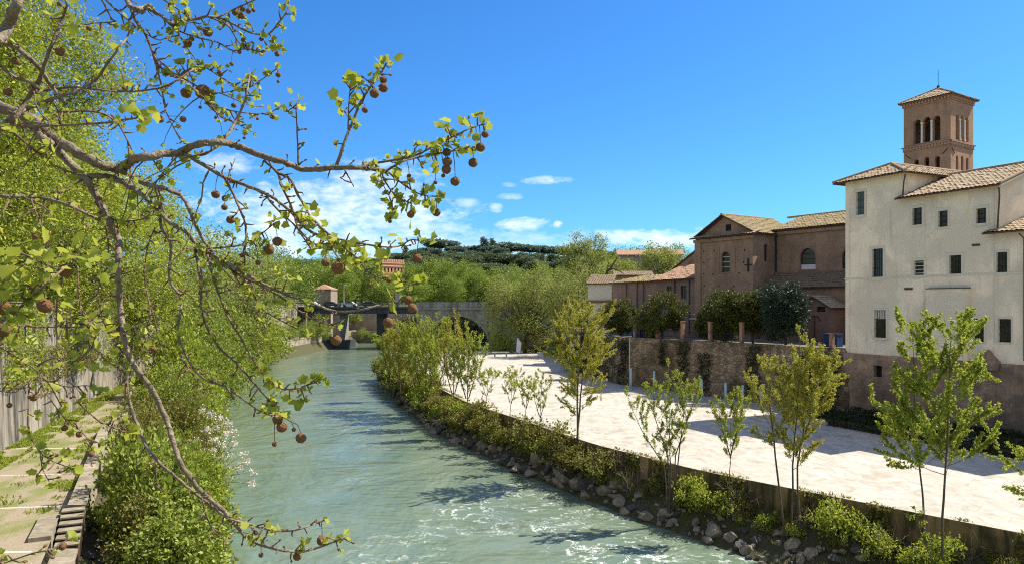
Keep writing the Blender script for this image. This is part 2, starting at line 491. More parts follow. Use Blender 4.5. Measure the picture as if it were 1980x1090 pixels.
def make_world():
    w = bpy.data.worlds.new('World'); scene.world = w; w.use_nodes = True
    nt = NT(w.node_tree)
    bg = w.node_tree.nodes['Background']
    sky = nt.n('ShaderNodeTexSky', sky_type='NISHITA', sun_disc=False, sun_elevation=SUN_EL, sun_rotation=SUN_AZ, altitude=50.0,
               air_density=1.0, dust_density=.65, ozone_density=2.2)
    g = nt.n('ShaderNodeTexCoord').outputs['Generated']
    sx = nt.n('ShaderNodeSeparateXYZ', {0: g})
    y = nt.math('MAXIMUM', sx.outputs[1], .02)
    u = nt.math('DIVIDE', sx.outputs[0], y); v = nt.math('DIVIDE', sx.outputs[2], y)
    uv = nt.n('ShaderNodeCombineXYZ', {0: u, 1: nt.math('MULTIPLY', v, 2.2), 2: 0.0}).outputs[0]
    n1 = nt.noise(uv, 14.0, 7, .62, .4); n2 = nt.noise(uv, 45.0, 5, .6, .3)
    n3 = nt.noise(uv, 110.0, 4, .6, .2)
    n = nt.math('ADD', nt.math('ADD', nt.math('MULTIPLY', n1, .55), nt.math('MULTIPLY', n2, .3)), nt.math('MULTIPLY', n3, .15))
    blobs = [  # px, py, half width, half height, softness, opacity
        (1015, 434, 60, 14, 1.7, .95), (1077, 434, 10, 8, 1.5, .8), (1055, 349, 52, 9, 1.9, .8), (900, 391, 26, 13, 2.2, .7), (985, 381, 26, 7, 1.4, .45),
        (960, 402, 14, 9, 1.4, .5), (846, 442, 70, 16, 1.6, .6), (985, 356, 16, 6, 1.5, .35),
        (640, 410, 260, 66, 1.7, .88), (640, 465, 300, 44, 1.8, .85), (720, 352, 140, 44, 1.9, .72), (430, 320, 75, 22, 1.7, .5), (560, 400, 130, 40, 1.7, .8),
        (1270, 462, 130, 20, 1.5, .85), (1000, 478, 260, 34, 2.0, .5)]
    tot = None
    for (px, py, a, b2, soft, op) in blobs:
        du = nt.math('DIVIDE', nt.math('SUBTRACT', u, (px - CX) / F), a / F)
        dv = nt.math('DIVIDE', nt.math('SUBTRACT', v, (HY - py) / F), b2 / F)
        r2 = nt.math('ADD', nt.math('MULTIPLY', du, du), nt.math('MULTIPLY', dv, dv))
        e = nt.math('SUBTRACT', nt.math('SUBTRACT', 1.0, r2), nt.math('MULTIPLY', nt.math('SUBTRACT', .505, n), 6.5))
        c = nt.math('MULTIPLY', nt.mapr(e, -.1, soft), op)
        tot = c if tot is None else nt.math('MAXIMUM', tot, c)
    front = nt.mapr(sx.outputs[1], .05, .15)
    tot = nt.math('MULTIPLY', tot, front)
    # unseen broken cloud added behind and above the view as neutral fill light
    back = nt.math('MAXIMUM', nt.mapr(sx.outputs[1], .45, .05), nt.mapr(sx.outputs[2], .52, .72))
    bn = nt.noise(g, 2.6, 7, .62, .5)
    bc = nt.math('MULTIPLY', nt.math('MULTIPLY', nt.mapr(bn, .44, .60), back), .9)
    skyc = nt.n('ShaderNodeHueSaturation', {'Hue': .5, 'Saturation': SKY_SAT, 'Value': 1.0, 'Color': sky.outputs[0]}).outputs[0]
    skyc = nt.mix(1.0, skyc, SKY_TINT, 'MULTIPLY')
    cloud = nt.mix(n2, tuple(c * CLOUD for c in (.86, .92, 1.0)), tuple(c * CLOUD for c in (1.0, 1.0, 1.0)))
    col = nt.mix(tot, skyc, cloud)
    col = nt.mix(bc, col, (REAR_FILL * 1.08, REAR_FILL, REAR_FILL * .92))
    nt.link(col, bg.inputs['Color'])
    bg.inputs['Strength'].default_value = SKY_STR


REAR_FILL = 3.5
SKY_STR, SKY_SAT, SKY_TINT, CLOUD = .13, 1.15, (.257, .565, .85), 6.4
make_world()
sun = bpy.data.lights.new('sun', 'SUN'); sun.energy = 5.0; sun.angle = R(.5); sun.color = (1.0, .93, .82)
so = bpy.data.objects.new('sun', sun); COL.objects.link(so)
so.rotation_euler = (-SUN_DIR).to_track_quat('-Z', 'Y').to_euler(); so.location = (60, 20, 80)
cam = bpy.data.cameras.new('camera'); co = bpy.data.objects.new('camera', cam); COL.objects.link(co)
co.location = (0, 0, H); co.rotation_euler = (R(90), 0, 0)
cam.sensor_width = 36; cam.lens = F / 1980 * 36; cam.shift_y = (HY - 545) / 1980; cam.clip_end = 8000; cam.clip_start = .05
scene.camera = co
scene.view_settings.view_transform = 'Standard'; scene.view_settings.look = 'None'
scene.view_settings.exposure = .8; scene.view_settings.gamma = 1
scene.render.engine = 'CYCLES'
cy = scene.cycles
cy.max_bounces = 6; cy.diffuse_bounces = 3; cy.glossy_bounces = 3; cy.transmission_bounces = 4; cy.transparent_max_bounces = 4
cy.caustics_reflective = False; cy.caustics_refractive = False; cy.use_denoising = False; cy.filter_width = 1.1; cy.sample_clamp_indirect = 4.0

# ================================================================ the lie of the land
EY, EX = [-10, 0, 24.8, 49, 80, 120, 155, 190, 260], [2, -3, -14.9, -26.7, -37.5, -47, -51.5, -51, -50]
WY, WX = [-10, 0, 44, 80, 120, 160, 190, 260], [-13, -16, -30.4, -42.5, -54, -58, -58.5, -58]
LY, LX = [-10, 0, 34, 60, 89, 120, 155, 204, 260], [8, 4, -12, -23, -34.5, -44, -50, -48.7, -46]
PY, PX = [5, 20, 29.1, 40, 47.5, 59.3, 67.7, 81, 100, 118, 131], [38, 28.5, 20.1, 10.3, 5.4, 0, -4, -8.3, -14, -19, -21]
RY, RX = [0, 5, 20, 34.2, 42.7, 53.3, 68, 83, 100, 118, 133, 150, 175, 230], [36, 33, 21.5, 11.7, 6.3, .4, -6.7, -11.5, -16.4, -21.5, -24, -14, -2, 22]
E = lambda y: float(np.interp(y, EY, EX)); W = lambda y: float(np.interp(y, WY, WX)); L = lambda y: float(np.interp(y, LY, LX))
PE = lambda y: float(np.interp(y, PY, PX)); RL = lambda y: float(np.interp(y, RY, RX))
QZ, PZ, TZ = 3.3, 3.0, 8.2


def nz(x, y, s=1.0, seed=0.0):
    return mnoise.noise(Vector((x * s, y * s, seed)))


def ribbon(name, ys, fa, fb, za, zb, n, mat, rough=0.0, sc=.6, smooth=True, uv=False):
    vs, fs = [], []
    for y in ys:
        xa, xb = fa(y), fb(y)
        for i in range(n + 1):
            t = i / n
            x = xa + (xb - xa) * t
            z = za + (zb - za) * t
            edge = min(1, 4 * t * (1 - t) + .25)
            vs.append((x, y, z + rough * edge * (nz(x, y, sc) + .5 * nz(x, y, sc * 2.7, 3))))
    for j in range(len(ys) - 1):
        for i in range(n):
            a = j * (n + 1) + i
            fs.append((a, a + 1, a + n + 2, a + n + 1))
    return np_mesh(name, np.array(vs), np.array(fs), mat, None, smooth, None, uv)


# ground sheet, water, hills
o = np_mesh('ground', np.array([(-3000, -200, -1.6), (3000, -200, -1.6), (3000, 5000, -1.6), (-3000, 5000, -1.6)]), np.array([[0, 1, 2, 3]]), M['soil']); struct(o)
o = np_mesh('river_water', np.array([(-70, -60, 0), (75, -60, 0), (75, 245, 0), (-70, 245, 0)]), np.array([[0, 1, 2, 3]]), M['water']); struct(o)


def hill_z(x, y):
    t = max(0, min(1, (y - 300) / 280)); t = t * t * (3 - 2 * t)
    px = x / y * F + CX
    top = np.interp(px, [-600, 200, 560, 700, 800, 900, 1000, 1100, 1300, 2000], [38, 40, 34, 37, 46, 46, 45, 43, 40, 36])
    return 11 + (top - 11) * t + 1.5 * nz(x, y, .02) * t


vs, fs = [], []
ys = [246, 262, 280, 300] + list(np.linspace(325, 640, 22)) + [700, 900, 1500]
nx = 90
for y in ys:
    for i in range(nx + 1):
        x = (-1.2 + 2.4 * i / nx) * max(y, 300) * .9
        z = hill_z(x, y)
        if y == 246: z = 10.9
        vs.append((x, y, z))
for j in range(len(ys) - 1):
    for i in range(nx):
        a = j * (nx + 1) + i
        fs.append((a, a + 1, a + nx + 2, a + nx + 1))
struct(np_mesh('hill_terrain', np.array(vs), np.array(fs), M['hill'], None, True))

# ---- left side: street above, wall, path, quay edge, bank
ysl = list(np.arange(-10, 60, 1.5)) + list(np.arange(60, 262, 5.0))
struct(ribbon('street_ground', [-200] + ysl, lambda y: -900, lambda y: W(y) - .75, 11.0, 11.0, 3, M['street']))


def path_edge(y):
    return E(y) - (.9 if y < 31.5 else .5)


yp = sorted(set(ysl + [19.99, 20.01, 31.49, 31.51]))
struct(ribbon('river_path', yp, lambda y: W(y) - .1, path_edge, QZ, QZ, 6, M['path']))
struct(ribbon('river_bank', ysl, lambda y: E(y) - .1, lambda y: L(y) + .8, 2.3, -.75, 8, M['soil'], .35, .7))


def path_wall(name, ys, fx, thick, z0, z1, mat, label, cat, batter=0.0, cop=None, side=-1):
    """a masonry wall that follows x = fx(y); the seen face is at fx, the thickness goes to side"""
    r = thing(name, label, cat, (fx(ys[0]), ys[0], z0))
    vs, fs = [], []
    for y in ys:
        x = fx(y)
        for (dx, z) in ((0, z0), (side * batter, z1), (side * (batter + thick), z1), (side * (batter + thick), z0)):
            vs.append((x + dx, y, z))
    for j in range(len(ys) - 1):
        for i in range(4):
            a, b = j * 4 + i, j * 4 + (i + 1) % 4
            f = (a, b, b + 4, a + 4)
            fs.append(f if side < 0 else f[::-1])
    fs.append((0, 3, 2, 1)); e = (len(ys) - 1) * 4; fs.append((e, e + 1, e + 2, e + 3))
    np_mesh('wall_body', np.array(vs), fs, mat, r, False, None, True)
    if cop:
        ov, ht = cop
        vs, fs = [], []
        for y in ys:
            x = fx(y) + side * batter
            for (dx, z) in ((-side * ov, z1 + .003), (-side * ov, z1 + ht), (side * (thick + ov), z1 + ht), (side * (thick + ov), z1 + .003)):
                vs.append((x + dx, y, z))
        for j in range(len(ys) - 1):
            for i in range(4):
                a, b = j * 4 + i, j * 4 + (i + 1) % 4
                f = (a, b, b + 4, a + 4)
                fs.append(f if side < 0 else f[::-1])
        fs.append((0, 3, 2, 1)); e = (len(ys) - 1) * 4; fs.append((e, e + 1, e + 2, e + 3))
        np_mesh('coping', np.array(vs), fs, M['coping'], r, False, None, True)
    return r


path_wall('embankment_wall', ysl, W, .7, QZ - .3, 11.9, M['travertine'], 'tall pale travertine embankment wall streaked with black stains beside the riverside path', 'wall', .35, (.1, .25))
qw = path_wall('quay_wall', [y for y in ysl if y >= 30.4], E, .55, .2, QZ + .32, M['quay_stone'], 'low mossy quay wall with light coping between riverside path and bushes', 'wall', 0, (.1, .13))
path_wall('lower_quay_wall', [18, 20, 22, 24, 26, 27.3], E, .7, .2, QZ - .42, M['quay_stone'], 'short lower stretch of quay wall below the stone steps at lower left', 'wall', 0, (.1, .12))

# steps rising along the quay edge, and the raised slab beside them
st = thing('stone_steps', 'small flight of pale stone steps rising to the quay wall at lower left', 'steps', (E(29) - .4, 29, 1.5))
stp = MB(); rz = MB()
ud = unit(np.array([E(31) - E(26), 5.0])); wd = np.array([ud[1], -ud[0]])
for i in range(6):
    y = 27.75 + i * .46; zt = QZ - .25 + i * .13
    c = (E(y) - .36, y)
    stp.obox(c, ud, wd, .25, .40, zt - .055, zt)
    rz.obox((c[0] + ud[0] * .07, c[1] + ud[1] * .07), ud, wd, .225, .37, 1.0, zt - .057)
stp.build('tread', M['coping'], st, uv=True); rz.build('riser_block', M['eave'], st)
sl = MB()
c0 = (E(28.6) - 1.3, 28.6)
sl.obox(c0, ud, wd, 1.6, .36, QZ - 1.6, QZ + .16)
tag(sl.build('kerb_slab', M['coping'], None, uv=True), 'long pale stone slab lying beside the small stone steps', 'slab')
# pale stone strips across the path
for (pxa, pya, pxb, pyb) in ((0, 919, 118, 916), (0, 982, 136, 977), (5, 867, 178, 866), (85, 832, 170, 832), (178, 782, 210, 780), (-300, 1070, 60, 1066)):
    a, b = G(pxa, pya, QZ), G(pxb, pyb, QZ)
    s_ = MB(); d_ = b - a; s_.obox((a + b) / 2, unit(d_), (-unit(d_)[1], unit(d_)[0]), np.linalg.norm(d_[:2]) / 2, .09, QZ - .05, QZ + .006)
    struct(s_.build('path_strip', M['paving_strip'], None))

# ---- far bank under and beyond the bridge
struct(ribbon('far_quay', [232.5, 238, 246], lambda y: -58, lambda y: 60, QZ, QZ, 10, M['path']))
fq = thing('far_embankment_wall', 'brown embankment wall seen beneath the dark steel bridge', 'wall', (0, 240, 0))
m_ = MB(); m_.box(-58.2, -29, 240.2, 241.0, QZ - .2, 11.2); m_.build('wall_body', M['far_wall'], fq, uv=True)
m_ = MB(); m_.box(-56, -27, 231.7, 232.5, -1, QZ + .2); m_.build('quay_edge', M['far_wall'], fq, uv=True)

# ---- island: paved apron, its edge wall, bank, terrace
ysr = list(np.arange(5, 131, 1.5)) + [131]
pts = [(PE(y), y) for y in ysr]
poly = pts + [(-20, 134), (-14, 137), (30, 140), (75, 140), (75, 5)]
poly = [(x, y, PZ) for x, y in poly][::-1]
o = np_mesh('island_pavement', np.array(poly), [tuple(range(len(poly)))[::-1]], M['platform']); struct(o)
path_wall('island_edge_wall', ysr + [134], lambda y: PE(y) - .03, .6, .2, PZ - .012, M['island_wall'], 'dark mossy wall holding up the river edge of the pale island paving', 'wall', side=1)
struct(ribbon('island_bank', ysr + [134], lambda y: PE(y) + .1, lambda y: RL(y) - .5, 1.75, -.25, 9, M['soil'], .3, .8))
vs = [(-20, 134.2, 2.0), (-22, 131.5, 1.0), (-24.5, 134, -.6), (-17, 149, -.8), (-6, 172, -.8), (18, 226, -.8), (90, 232, 2), (90, 134.2, 2.6), (0, 140, 2.4), (5, 170, 2.0)]
struct(np_mesh('island_ground', np.array(vs), [(0, 1, 2, 3), (0, 3, 4, 9, 8), (9, 4, 5, 6), (8, 9, 6, 7)], M['soil']))

AX = np.array([.5593, -.829]); BX = np.array([.829, .5593])       # church axes: along the front, into the island
FR = np.array([26.7, 82.0]); FL = FR - AX * 8.3
ca = lambda t, s: FR + AX * t + BX * s
RW0, RW1 = np.array([12.3, 83.6]), np.array([27.5, 61.0])
RU = unit(RW1 - RW0); RN = np.array([RU[1], -RU[0]]); RN = RN if RN[0] < 0 else -RN
tp = [RW0, RW1, (29.5, 62), (36, 65), (90, 80), (90, 150), (9, 150), (9.5, 100)]
struct(np_mesh('terrace_ground', np.array([(p[0], p[1], TZ) for p in tp]), [tuple(range(len(tp)))], M['street']))


def rough_wall(name, a, b, z0, z1, mat, parent, amp=.16, step=.45, thick=.9, batter=.5):
    a = np.asarray(a, float); b = np.asarray(b, float)
    Lw = np.linalg.norm(b - a); u = (b - a) / Lw; n = np.array([u[1], -u[0]])
    if n[0] > 0: n = -n
    nu, nzv = int(Lw / step), int((z1 - z0) / step)
    vs, fs = [], []
    for j in range(nzv + 1):
        z = z0 + (z1 - z0) * j / nzv
        for i in range(nu + 1):
            p = a + u * Lw * i / nu
            d = amp * (nz(i * .9, z * 1.4, 1, 5) + .8 * nz(i * .25, z * .5, 1, 9)) + batter * (1 - j / nzv)
            zz = z + (.12 * nz(i * .6, 2, 1, 4) if j == nzv else 0)
            vs.append((p[0] + n[0] * d, p[1] + n[1] * d, zz))
    for j in range(nzv):
        for i in range(nu):
            k = j * (nu + 1) + i
            fs.append((k, k + nu + 1, k + nu + 2, k + 1))
    b0 = len(vs)
    for i in range(nu + 1):
        p = a + u * Lw * i / nu - n * thick
        vs.append((p[0], p[1], z1))
    for i in range(nu):
        k = nzv * (nu + 1) + i
        fs.append((k, b0 + i, b0 + i + 1, k + 1))
    return np_mesh(name, np.array(vs), fs, mat, parent, False, None, True)


rw = thing('retaining_wall', 'rough old brick and rubble retaining wall below the church terrace', 'wall', (RW0[0], RW0[1], PZ))
rough_wall('wall_face', RW0, RW1 + RU * .5, PZ - .3, TZ + .15, M['retain'], rw)
rough_wall('return_face', (9.5, 100), RW0 + RU * .02, PZ - .9, TZ + .1, M['retain'], rw); rough_wall('return_face', (9.0, 150), (9.5, 100), PZ - .9, TZ + .1, M['retain'], rw)
# ================================================================ building helpers
class Face:
    """a vertical wall plane: origin o, horizontal axis u (2D), inward axis w"""
    def __init__(s, o, u, w): s.o, s.u, s.w = np.asarray(o, float)[:2], unit(u), unit(w)
    def p(s, t, d, z):
        q = s.o + s.u * t + s.w * d
        return (q[0], q[1], z)
    def hit(s, px, py):
        r = (px - CX) / F
        t = (s.o[1] * r - s.o[0]) / (s.u[0] - s.u[1] * r)
        return t, H + (HY - py) / F * (s.o[1] + s.u[1] * t)
    def rect(s, x0, y0, x1, y1):
        """pixel rectangle -> (t0, t1, z0, z1) on this wall"""
        ta, za = s.hit(x0, (y0 + y1) / 2); tb, zb = s.hit(x1, (y0 + y1) / 2)
        _, zt = s.hit((x0 + x1) / 2, y0); _, zl = s.hit((x0 + x1) / 2, y1)
        return ta, tb, zl, zt


def wall(mb, f, t0, t1, z0, z1, holes=(), reveal=.25, base=0.0):
    """wall rectangle with real openings; a hole is (t0, t1, z0, z1[, arch]); an arch springs so that its crown is at z1"""
    us = sorted({t0, t1} | {h[0] for h in holes} | {h[1] for h in holes}); zs = sorted({z0, z1} | {h[2] for h in holes} | {h[3] for h in holes})
    us = [u for u in us if t0 - 1e-6 <= u <= t1 + 1e-6]; zs = [z for z in zs if z0 - 1e-6 <= z <= z1 + 1e-6]
    for i in range(len(us) - 1):
        for j in range(len(zs) - 1):
            cu, cz = (us[i] + us[i + 1]) / 2, (zs[j] + zs[j + 1]) / 2
            if any(h[0] < cu < h[1] and h[2] < cz < h[3] for h in holes): continue
            mb.add([f.p(us[i], base, zs[j]), f.p(us[i + 1], base, zs[j]), f.p(us[i + 1], base, zs[j + 1]), f.p(us[i], base, zs[j + 1])], [(0, 1, 2, 3)])
    for h in holes:
        a, b, c, d = h[:4]
        arch = len(h) > 4
        outline = [(a, c)]
        if arch:
            r = (b - a) / 2; sp = d - r; k = 8
            arc = [((a + b) / 2 - r * math.cos(math.pi * i / k), sp + r * math.sin(math.pi * i / k)) for i in range(k + 1)]
            for i in range(k):
                (x0, y0), (x1, y1) = arc[i], arc[i + 1]
                mb.add([f.p(x0, base, y0), f.p(x1, base, y1), f.p(x1, base, d), f.p(x0, base, d)], [(0, 1, 2, 3)])
            outline = [(a, c)] + arc + [(b, c)]
        else:
            outline = [(a, c), (a, d), (b, d), (b, c)]
        n = len(outline)
        for i in range(n):
            (x0, y0), (x1, y1) = outline[i], outline[(i + 1) % n]
            mb.add([f.p(x0, base, y0), f.p(x1, base, y1), f.p(x1, base + reveal, y1), f.p(x0, base + reveal, y0)], [(0, 1, 2, 3)])


def fbox(mb, f, t0, t1, d0, d1, z0, z1):
    c = f.o + f.u * (t0 + t1) / 2 + f.w * (d0 + d1) / 2
    mb.obox(c, f.u, f.w, abs(t1 - t0) / 2, abs(d1 - d0) / 2, z0, z1)


def prism(mb, pts_a, pts_b):
    n = len(pts_a)
    mb.add(list(pts_a) + list(pts_b), [tuple(range(n))[::-1], tuple(range(n, 2 * n))] + [(i, (i + 1) % n, n + (i + 1) % n, n + i) for i in range(n)])


def inside(x, y, poly):
    c = False; n = len(poly); j = n - 1
    for i in range(n):
        xi, yi = poly[i]; xj, yj = poly[j]
        if (yi > y) != (yj > y) and x < (xj - xi) * (y - yi) / (yj - yi) + xi: c = not c
        j = i
    return c


def roof(name, corners, mat, parent, period=.3, row=.42, seg=5, amp=.055, thick=.1, slab=True):
    """tiled roof slope: corners = 3D polygon whose first two points are the eave; tiles run up the slope"""
    c = [np.asarray(p, float) for p in corners]
    o = c[0]; u = unit(c[1] - c[0])
    n = None
    for k in range(2, len(c)):
        n = np.cross(u, c[k] - o)
        if np.linalg.norm(n) > 1e-3: break
    n = unit(n)
    if n[2] < 0: n = -n
    v = np.cross(n, u); v = unit(v)
    if v[2] < 0: v = -v
    poly = [((p - o) @ u, (p - o) @ v) for p in c]
    u0, u1 = min(p[0] for p in poly), max(p[0] for p in poly); v0, v1 = min(p[1] for p in poly), max(p[1] for p in poly)
    nu, nv = max(1, round((u1 - u0) / period)) * seg, max(1, math.ceil((v1 - v0) / row))
    du = (u1 - u0) / nu; dv = (v1 - v0) / nv
    rng = np.random.default_rng(int(abs(o[0] * 31 + o[1] * 17 + nu)))
    vs, fs, ts = [], [], []
    for j in range(nv):
        va, vb = v0 + j * dv, v0 + (j + 1) * dv
        tint = rng.random(nu // seg + 1) * .8 + .2 * rng.random()
        jig = rng.normal(0, .012, nu // seg + 1)
        for i in range(nu):
            ua = u0 + i * du
            if not inside(ua + du / 2, (va + vb) / 2, poly): continue
            b = len(vs)
            for (uu, vv, lift) in ((ua, va, .045), (ua + du, va, .045), (ua + du, vb + .03, .012), (ua, vb + .03, .012)):
                ph = ((uu - u0) / (du * seg)) % 1.0
                hgt = amp * abs(math.sin(math.pi * ph)) ** .7 + lift + jig[i // seg]
                vs.append(o + u * uu + v * vv + n * hgt)
            fs.append((b, b + 1, b + 2, b + 3)); ts += [float(tint[i // seg])] * 4
    ob = np_mesh(name, np.array(vs), np.array(fs), mat, parent, False, ts)
    if slab:
        m = MB(); prism(m, [p - n * thick for p in c], [p + n * .008 for p in c])
        m.build('eave_board', M['eave'], ob)
    return ob


def ridge(mb, a, b, r=.13): mb.tube([a, b], r, 8)


# ================================================================ cream building
WF = Face((27.5, 61), (.4386, -.8987), (.8987, .4386))
wb = thing('cream_building', 'tall cream plastered building with tiled roofs standing on a brick base at right', 'building', (27.5, 61, PZ))
w_px = [((1655.7, 370.8, 1671.8, 415.8), (1651.5, 367, 1675.6, 420.6), 'A'), ((1764.6, 402, 1783.2, 435), (1759.7, 398, 1788, 439), 'B'),
        ((1814.3, 407.8, 1833, 439), (1809, 402, 1837, 443), 'B'), ((1887.5, 403, 1907.5, 432), (1882, 398, 1912.5, 437), 'B'),
        ((1686.6, 481, 1707.7, 538), (1681, 476, 1711.5, 542), 'A'), ((1767.3, 504, 1786.7, 532), (1763, 499, 1791, 537), 'B'),
        ((1835.6, 493.6, 1859.3, 529.5), (1831, 489, 1864, 533), 'B'), ((1926.4, 487.7, 1948.3, 527.8), (1923.5, 484, 1952, 532), 'C'),
        ((1691, 599, 1713.6, 652), (1687, 595, 1717, 656), 'A'), ((1771.5, 626.6, 1790, 657.4), (1766, 621.5, 1793.5, 662), 'B'),
        ((1882, 615.6, 1903, 660), (1878, 610, 1907.5, 662), 'B'), ((1930, 616, 1955.5, 661), (1924, 611.5, 1959, 664), 'C')]
tA, tB = 5.3, 12.3
PB = 8.05
holes = {'A': [], 'B': [], 'C': []}
wins = []
for (inn, out, k) in w_px:
    h = WF.rect(*inn); holes[k].append(h); wins.append((h, WF.rect(*out), k))
# the two C windows that start left of the joint belong to the B/C wall: one wall from tA to 20 at the lower height, B above
body = MB()
wall(body, WF, 0, tA, PB, 22.05, holes['A'], .3)
low = [h for h in holes['B'] + holes['C'] if h[3] < 16.9]
up = [h for h in holes['B'] + holes['C'] if h[3] >= 16.9]
wall(body, WF, tA, 20, PB, 16.9, low, .3)
wall(body, WF, tA, tB, 16.9, 20.2, up, .3)
# sides and backs
SA = Face(WF.p(tA, 0, 0), WF.w, -WF.u); SB = Face(WF.p(tB, 0, 0), WF.w, -WF.u); SL = Face(WF.p(0, 0, 0), WF.w, WF.u)
wall(body, SL, 0, 11, PB, 22.05)
body.add([SA.p(0, 0, 20.2), SA.p(11, 0, 20.2), SA.p(11, 0, 22.05), SA.p(0, 0, 22.05)], [(0, 1, 2, 3)])
body.add([SB.p(0, 0, 16.9), SB.p(11, 0, 16.9), SB.p(11, 0, 20.0), SB.p(5.2, 0, 21.95), SB.p(0, 0, 20.15)], [(0, 1, 2, 3, 4)])
wb_body = body.build('wall', M['stucco'], wb, uv=True)
trim = MB()
for z in (14.02,):
    fbox(trim, WF, -.06, tA, -.05, -.002, z, z + .12); fbox(trim, WF, tA + .002, 20, -.05, -.002, z, z + .12)
for t in (.42, 11.95):
    fbox(trim, WF, t, t + .035, -.03, -.002, PB + .05, 13.9); fbox(trim, WF, t, t + .035, -.03, -.002, 14.3, 19.8)
trim.build('string_course', M['frame'], wb)
bay = MB()
b0, b1, bz0, bz1 = WF.rect(1796, 558, 1876, 690)
fbox(bay, WF, b0, b1, -.30, -.003, PB + .02, bz1)
by = bay.build('chimney_breast', M['stucco'], wb, uv=True)
m_ = MB(); fbox(m_, WF, b0 - .05, b1 + .05, -.36, -.003, bz1 + .003, bz1 + .07); m_.build('ledge', M['eave'], by)
m_ = MB(); q = WF.rect(1750, 556, 1765, 560); fbox(m_, WF, q[0], q[1], -.09, -.003, q[2], q[3]); m_.build('iron_bracket', M['eave'], wb); m_ = MB(); q = WF.rect(1880, 472, 1895, 476); fbox(m_, WF, q[0], q[1], -.06, -.003, q[2], q[3]); m_.build('iron_bracket', M['eave'], wb)
for i, (h, fr, k) in enumerate(wins):
    fm = MB()
    d0, d1 = -.045, -.002
    fbox(fm, WF, fr[0], h[0], d0, d1, fr[2], fr[3]); fbox(fm, WF, h[1], fr[1], d0, d1, fr[2], fr[3])
    fbox(fm, WF, h[0], h[1], d0, d1, h[3], fr[3]); fbox(fm, WF, h[0], h[1], d0 - .03, d1, fr[2], h[2])
    wn = fm.build('window', M['frame'], wb)
    g = MB(); fbox(g, WF, h[0] - .02, h[1] + .02, .2, .23, h[2] - .02, h[3] + .02); g.build('pane', M['shutter'] if i in (0,) else M['glass'], wn)
    c = MB()
    wd_, ht = h[1] - h[0], h[3] - h[2]
    if i == 8:
        fbox(c, WF, h[0], h[1], .14, .17, h[3] - .32 * ht, h[3] - .02); c.build('blind', M['frame'], wn); c = MB()
    if i == 5:
        for q in range(4): fbox(c, WF, h[0], h[1], .05, .08, h[2] + ht * (q + .45) / 4, h[2] + ht * (q + .62) / 4)
        c.build('louvre', M['frame'], wn); continue
    nb = 4 if k == 'A' else 3
    if i == 0: nb = 1
    for q in range(1, nb + 1):
        t = h[0] + wd_ * q / (nb + 1); fbox(c, WF, t - .013, t + .013, .05, .076, h[2], h[3])
    for q in range(1, 3 if i else 3):
        z = h[2] + ht * q / 3; fbox(c, WF, h[0], h[1], .08, .1, z - .013, z + .013)
    c.build('grille', M['iron'], wn)
# roofs
A3 = lambda t, s, z: np.array(WF.p(t, s, z))
eA = 21.95
ra = roof('roof', [A3(-.7, -.7, eA), A3(tA + .55, -.7, eA), A3(2.6, 2.2, 23.25)], M['tile'], wb)
roof('roof', [A3(-.7, 11, eA), A3(-.7, -.7, eA), A3(2.6, 2.2, 23.25), A3(2.6, 11, 23.25)], M['tile'], wb)
roof('roof', [A3(tA + .55, -.7, eA), A3(tA + .55, 11, eA), A3(2.6, 11, 23.25), A3(2.6, 2.2, 23.25)], M['tile'], wb)
rb = roof('roof', [A3(tA + .2 - .55, -.65, 20.0), A3(tB + .45, -.65, 20.0), A3(tB + .45, 5.0, 22.1), A3(tA + .2 - .55, 5.0, 22.1)], M['tile'], wb)
roof('roof', [A3(tB + .45, 11, 19.9), A3(tA, 11, 19.9), A3(tA, 5.0, 22.1), A3(tB + .45, 5.0, 22.1)], M['tile'], wb)
rc = roof('roof', [A3(tB - .75, -.7, 16.8), A3(20, -.7, 16.8), A3(20, 5.5, 18.9), A3(tB + .02, 5.5, 18.9), A3(tB + .02, .02, 17.05), A3(tB - .75, .02, 17.05)], M['tile'], wb)
rg = MB()
ridge(rg, A3(-.7, -.7, eA + .08), A3(2.6, 2.2, 23.33)); ridge(rg, A3(tA + .55, -.7, eA + .08), A3(2.6, 2.2, 23.33)); ridge(rg, A3(2.6, 2.2, 23.33), A3(2.6, 11, 23.33))
ridge(rg, A3(tA - .3, 5, 22.18), A3(tB + .45, 5, 22.18)); ridge(rg, A3(tB + .45, -.65, 20.1), A3(tB + .45, 5, 22.2), .1)
rg.build('ridge_tiles', M['tile'], ra)
m_ = MB(); fbox(m_, SB, -.6, 5, -.40, -.36, 19.75, 19.76); m_ = MB()
prism(m_, [A3(tB + .40, -.6, 19.83), A3(tB + .40, 5, 21.9), A3(tB + .40, 5, 22.05), A3(tB + .40, -.6, 19.98)], [A3(tB + .46, -.6, 19.83), A3(tB + .46, 5, 21.9), A3(tB + .46, 5, 22.05), A3(tB + .46, -.6, 19.98)])
m_.build('verge_board', M['frame'], rb)
# downpipes
m_ = MB(); m_.tube([A3(tB + .35, -.6, 19.75), A3(tB + .1, -.12, 19.3), A3(tB - .05, -.1, 17.1)], .05, 6); m_.build('downpipe', M['eave'], wb)
m_ = MB(); m_.tube([A3(tA + .45, -.5, 21.75), A3(tA + .05, -.1, 21.3), A3(tA - .05, -.1, 20.3)], .05, 6); m_.build('downpipe', M['eave'], wb)
m_ = MB(); m_.tube([A3(13.9, -.55, 16.6), A3(13.95, -.1, 16.3), A3(13.95, -.1, 8.3)], .05, 6); m_.build('downpipe', M['eave'], wb)
